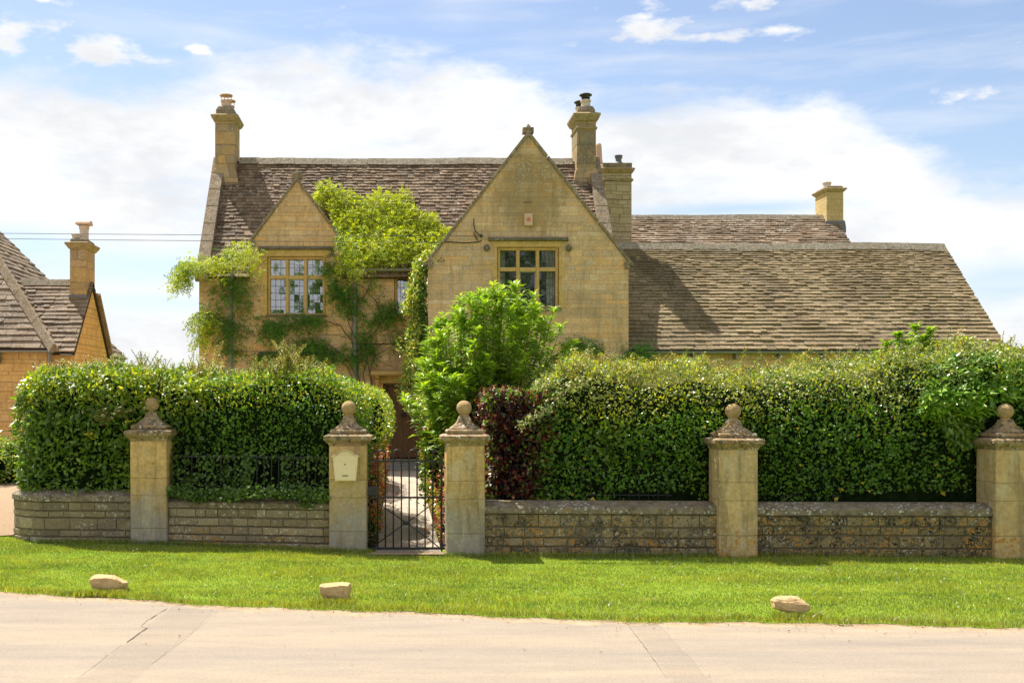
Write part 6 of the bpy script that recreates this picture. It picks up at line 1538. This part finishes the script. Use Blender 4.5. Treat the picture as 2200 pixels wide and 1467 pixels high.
# ------------------------------------------------------------------ grass
rs = np.random.default_rng(201)
def blades(x, y, z, h0, h1, wd):
    N = len(x); a = rs.uniform(0, 6.28, N); h = rs.uniform(h0, h1, N); le = rs.normal(size=(N, 2)) * .45 * h[:, None]; w_ = rs.uniform(.6, 1.2, N) * wd
    b = np.stack([x, y, z], 1); s = np.stack([np.cos(a), np.sin(a), a * 0], 1) * w_[:, None]
    mid = b + np.stack([le[:, 0] * .35, le[:, 1] * .35, h * .55], 1); tip = b + np.stack([le[:, 0], le[:, 1], h], 1)
    V = np.stack([b - s, b + s, mid + s * .7, mid - s * .7, tip], 1).reshape(-1, 3)
    T = np.array([[0, 1, 2], [0, 2, 3], [3, 2, 4]])[None] + (np.arange(N) * 5)[:, None, None]; return V, T.reshape(-1, 3)
G_ = Leaves()
N = 265000; x = rs.uniform(-6.5, 9.4, N); e = np.array(edge_y(x)) + .07 * (np.sin(x * 2.3 + .4) * .5 + np.sin(x * 5.1 + .8) * .3 + np.sin(x * 11.7 + 1.2) * .25 + np.sin(x * 23 + .4) * .15)
hi = 12.46 + np.clip((.8 - x) / 3.7, 0, 1) * .62; hi = np.where(x < -4.3, 13.6, hi)
t = rs.uniform(0, 1, N); y = e + .01 + (hi - e) * t; z = ground_z(x, y) - .006
k = ~((x > -.3) & (x < .52) & (y > 12.35)); x, y, z, e = x[k], y[k], z[k], e[k]
wear = fbm(np.stack([x, x * 0, x * 0], 1), 4, 2) * .06 + .07 + .16 * np.exp(-((x + 1.75) / .25) ** 2); thin = ((y - e) < wear) & (rs.uniform(size=len(x)) < .85); x, y, z, e = x[~thin], y[~thin], z[~thin], e[~thin]
hs = np.where((y - e) < .3, 1.2, 1.0); tuft = np.clip(1 + .45 * fbm(np.stack([x, y, x * 0], 1), 7, 3), .55, 1.8); V, T = blades(x, y, z, .014 * tuft, .031 * tuft, .0030); G_.tris(V, T, 0)
N = 9000; x = rs.uniform(-5, 7.4, N); y = np.array(edge_y(x)) + .07 * (np.sin(x * 2.3 + .4) * .5 + np.sin(x * 5.1 + .8) * .3 + np.sin(x * 11.7 + 1.2) * .25 + np.sin(x * 23 + .4) * .15) + rs.normal(size=N) * .035 + .02 * fbm(np.stack([x, x * 0, x * 0], 1), 9, 1) + .01; V, T = blades(x, y, ground_z(x, y) - .005, .03, .065, .003); G_.tris(V, T, 0)
# longer tufts against walls and round the stones
N = 9000; x = rs.uniform(-4.2, 7.2, N); y = 12.40 + np.clip((.8 - x) / 3.7, 0, 1) * .62 - rs.exponential(.03, N); k = ~((x > -.3) & (x < .52)); x, y = x[k], y[k]; V, T = blades(x, y, ground_z(x, y) - .005, .03, .075, .003); G_.tris(V, T, 0)
for (cx_, cy_, w_) in ((-2.66, 10.05, .19), (-.56, 9.60, .17), (3.2, 8.98, .18)):
    N = 900; x = cx_ + rs.uniform(-w_ * 1.15, w_ * 1.15, N); y = cy_ - .04 + rs.normal(size=N) * .03; V, T = blades(x, y, ground_z(x, y) - .005, .03, .06, .003); G_.tris(V, T, 0)
gr = G_.build('grass', [M['grass']], (0, 11, 0)); gr['kind'] = 'stuff'
# daisies and fallen leaves scattered in the grass
D_ = Leaves(); N = 34; x = rs.uniform(-4.5, 7, N); y = np.array(edge_y(x)) + rs.uniform(.3, 3.2, N); y = np.minimum(y, 12.3); p = np.stack([x, y, ground_z(x, y) + .035], 1)
for k in range(3): D_.add(p, np.tile([math.cos(k * 2.1), math.sin(k * 2.1), 0.], (N, 1)), np.tile([0, -.3, 1.], (N, 1)), .008, .9, 0)
M['petal'] = plain('daisy petal', (.8, .8, .78), .7, var=.03)
o = D_.build('daisies', [M['petal']], (0, 11, 0)); o['kind'] = 'stuff'
D_ = Leaves(); N = 420; x = rs.uniform(-4.6, 6, N); y = np.array(edge_y(x)) - np.abs(rs.normal(size=N)) * .22 + .05; far = rs.uniform(size=N) < .16; y[far] -= rs.uniform(0, 2.2, far.sum()); p = np.stack([x, y, np.full(N, -.008)], 1)
D_.add(p, rs.normal(size=(N, 3)) * [1, 1, .1], unit(rs.normal(size=(N, 3)) * .3 + [0, 0, 1]), rs.uniform(.008, .026, N), .6, 0)
xg = rs.uniform(-.28, .5, 160); p = np.stack([xg, rs.uniform(12.4, 12.65, 160), np.full(160, .016)], 1); D_.add(p, rs.normal(size=(160, 3)) * [1, 1, .1], unit(rs.normal(size=(160, 3)) * .4 + [0, 0, 1]), rs.uniform(.012, .035, 160), .6, 0)
M['litter'] = stone('dry leaf litter', (.26, .14, .06), .4, 30); o = D_.build('leaf_litter', [M['litter']], (0, 9, 0)); o['kind'] = 'stuff'

# ------------------------------------------------------------------ trees across the road, seen in the window glass
def tree(x, y, h, seed, label):
    rs = np.random.default_rng(seed); root = thing('roadside_tree', (x, y, 0), label, 'tree'); tm = MB(); LV = Leaves(); th = h * .45
    tm.tube([(x, y, -.1), (x + .1, y, th * .5), (x, y + .1, th), (x, y, h * .8)], [.32, .25, .2, .06], 10)
    for k in range(14):
        a = k * 2.4; z0_ = th * rs.uniform(.7, 1.5); e_ = (x + math.cos(a) * h * .28, y + math.sin(a) * h * .28, z0_ + h * rs.uniform(.12, .3)); tm.tube([(x, y, z0_), tuple((np.array((x, y, z0_)) + np.array(e_)) / 2 + [0, 0, .3]), e_], [.10, .07, .02], 6)
    for k in range(46):
        s_ = unit(rs.normal(size=(1, 3)))[0] * rs.uniform(.45, 1); c = np.array([x, y, h * .62]) + s_ * [h * .30, h * .30, h * .36]; n_ = 260; q = unit(rs.normal(size=(n_, 3))); p = c + q * rs.uniform(.5, 1, n_)[:, None] * h * .085; nn, ld = orient(q, rs, n_)
        LV.add(p, ld, nn, rs.uniform(.16, .3, n_), .6, 0)
    LV.build('crown', [L['hedge']], (x, y, h * .4), root); tm.build('trunk', M['bark'], root)
tree(9.2, -26, 15, 301, 'leafy tree across the road opposite the big gable')
tree(-5.5, -30, 11.5, 302, 'smaller leafy tree across the road opposite the left window')
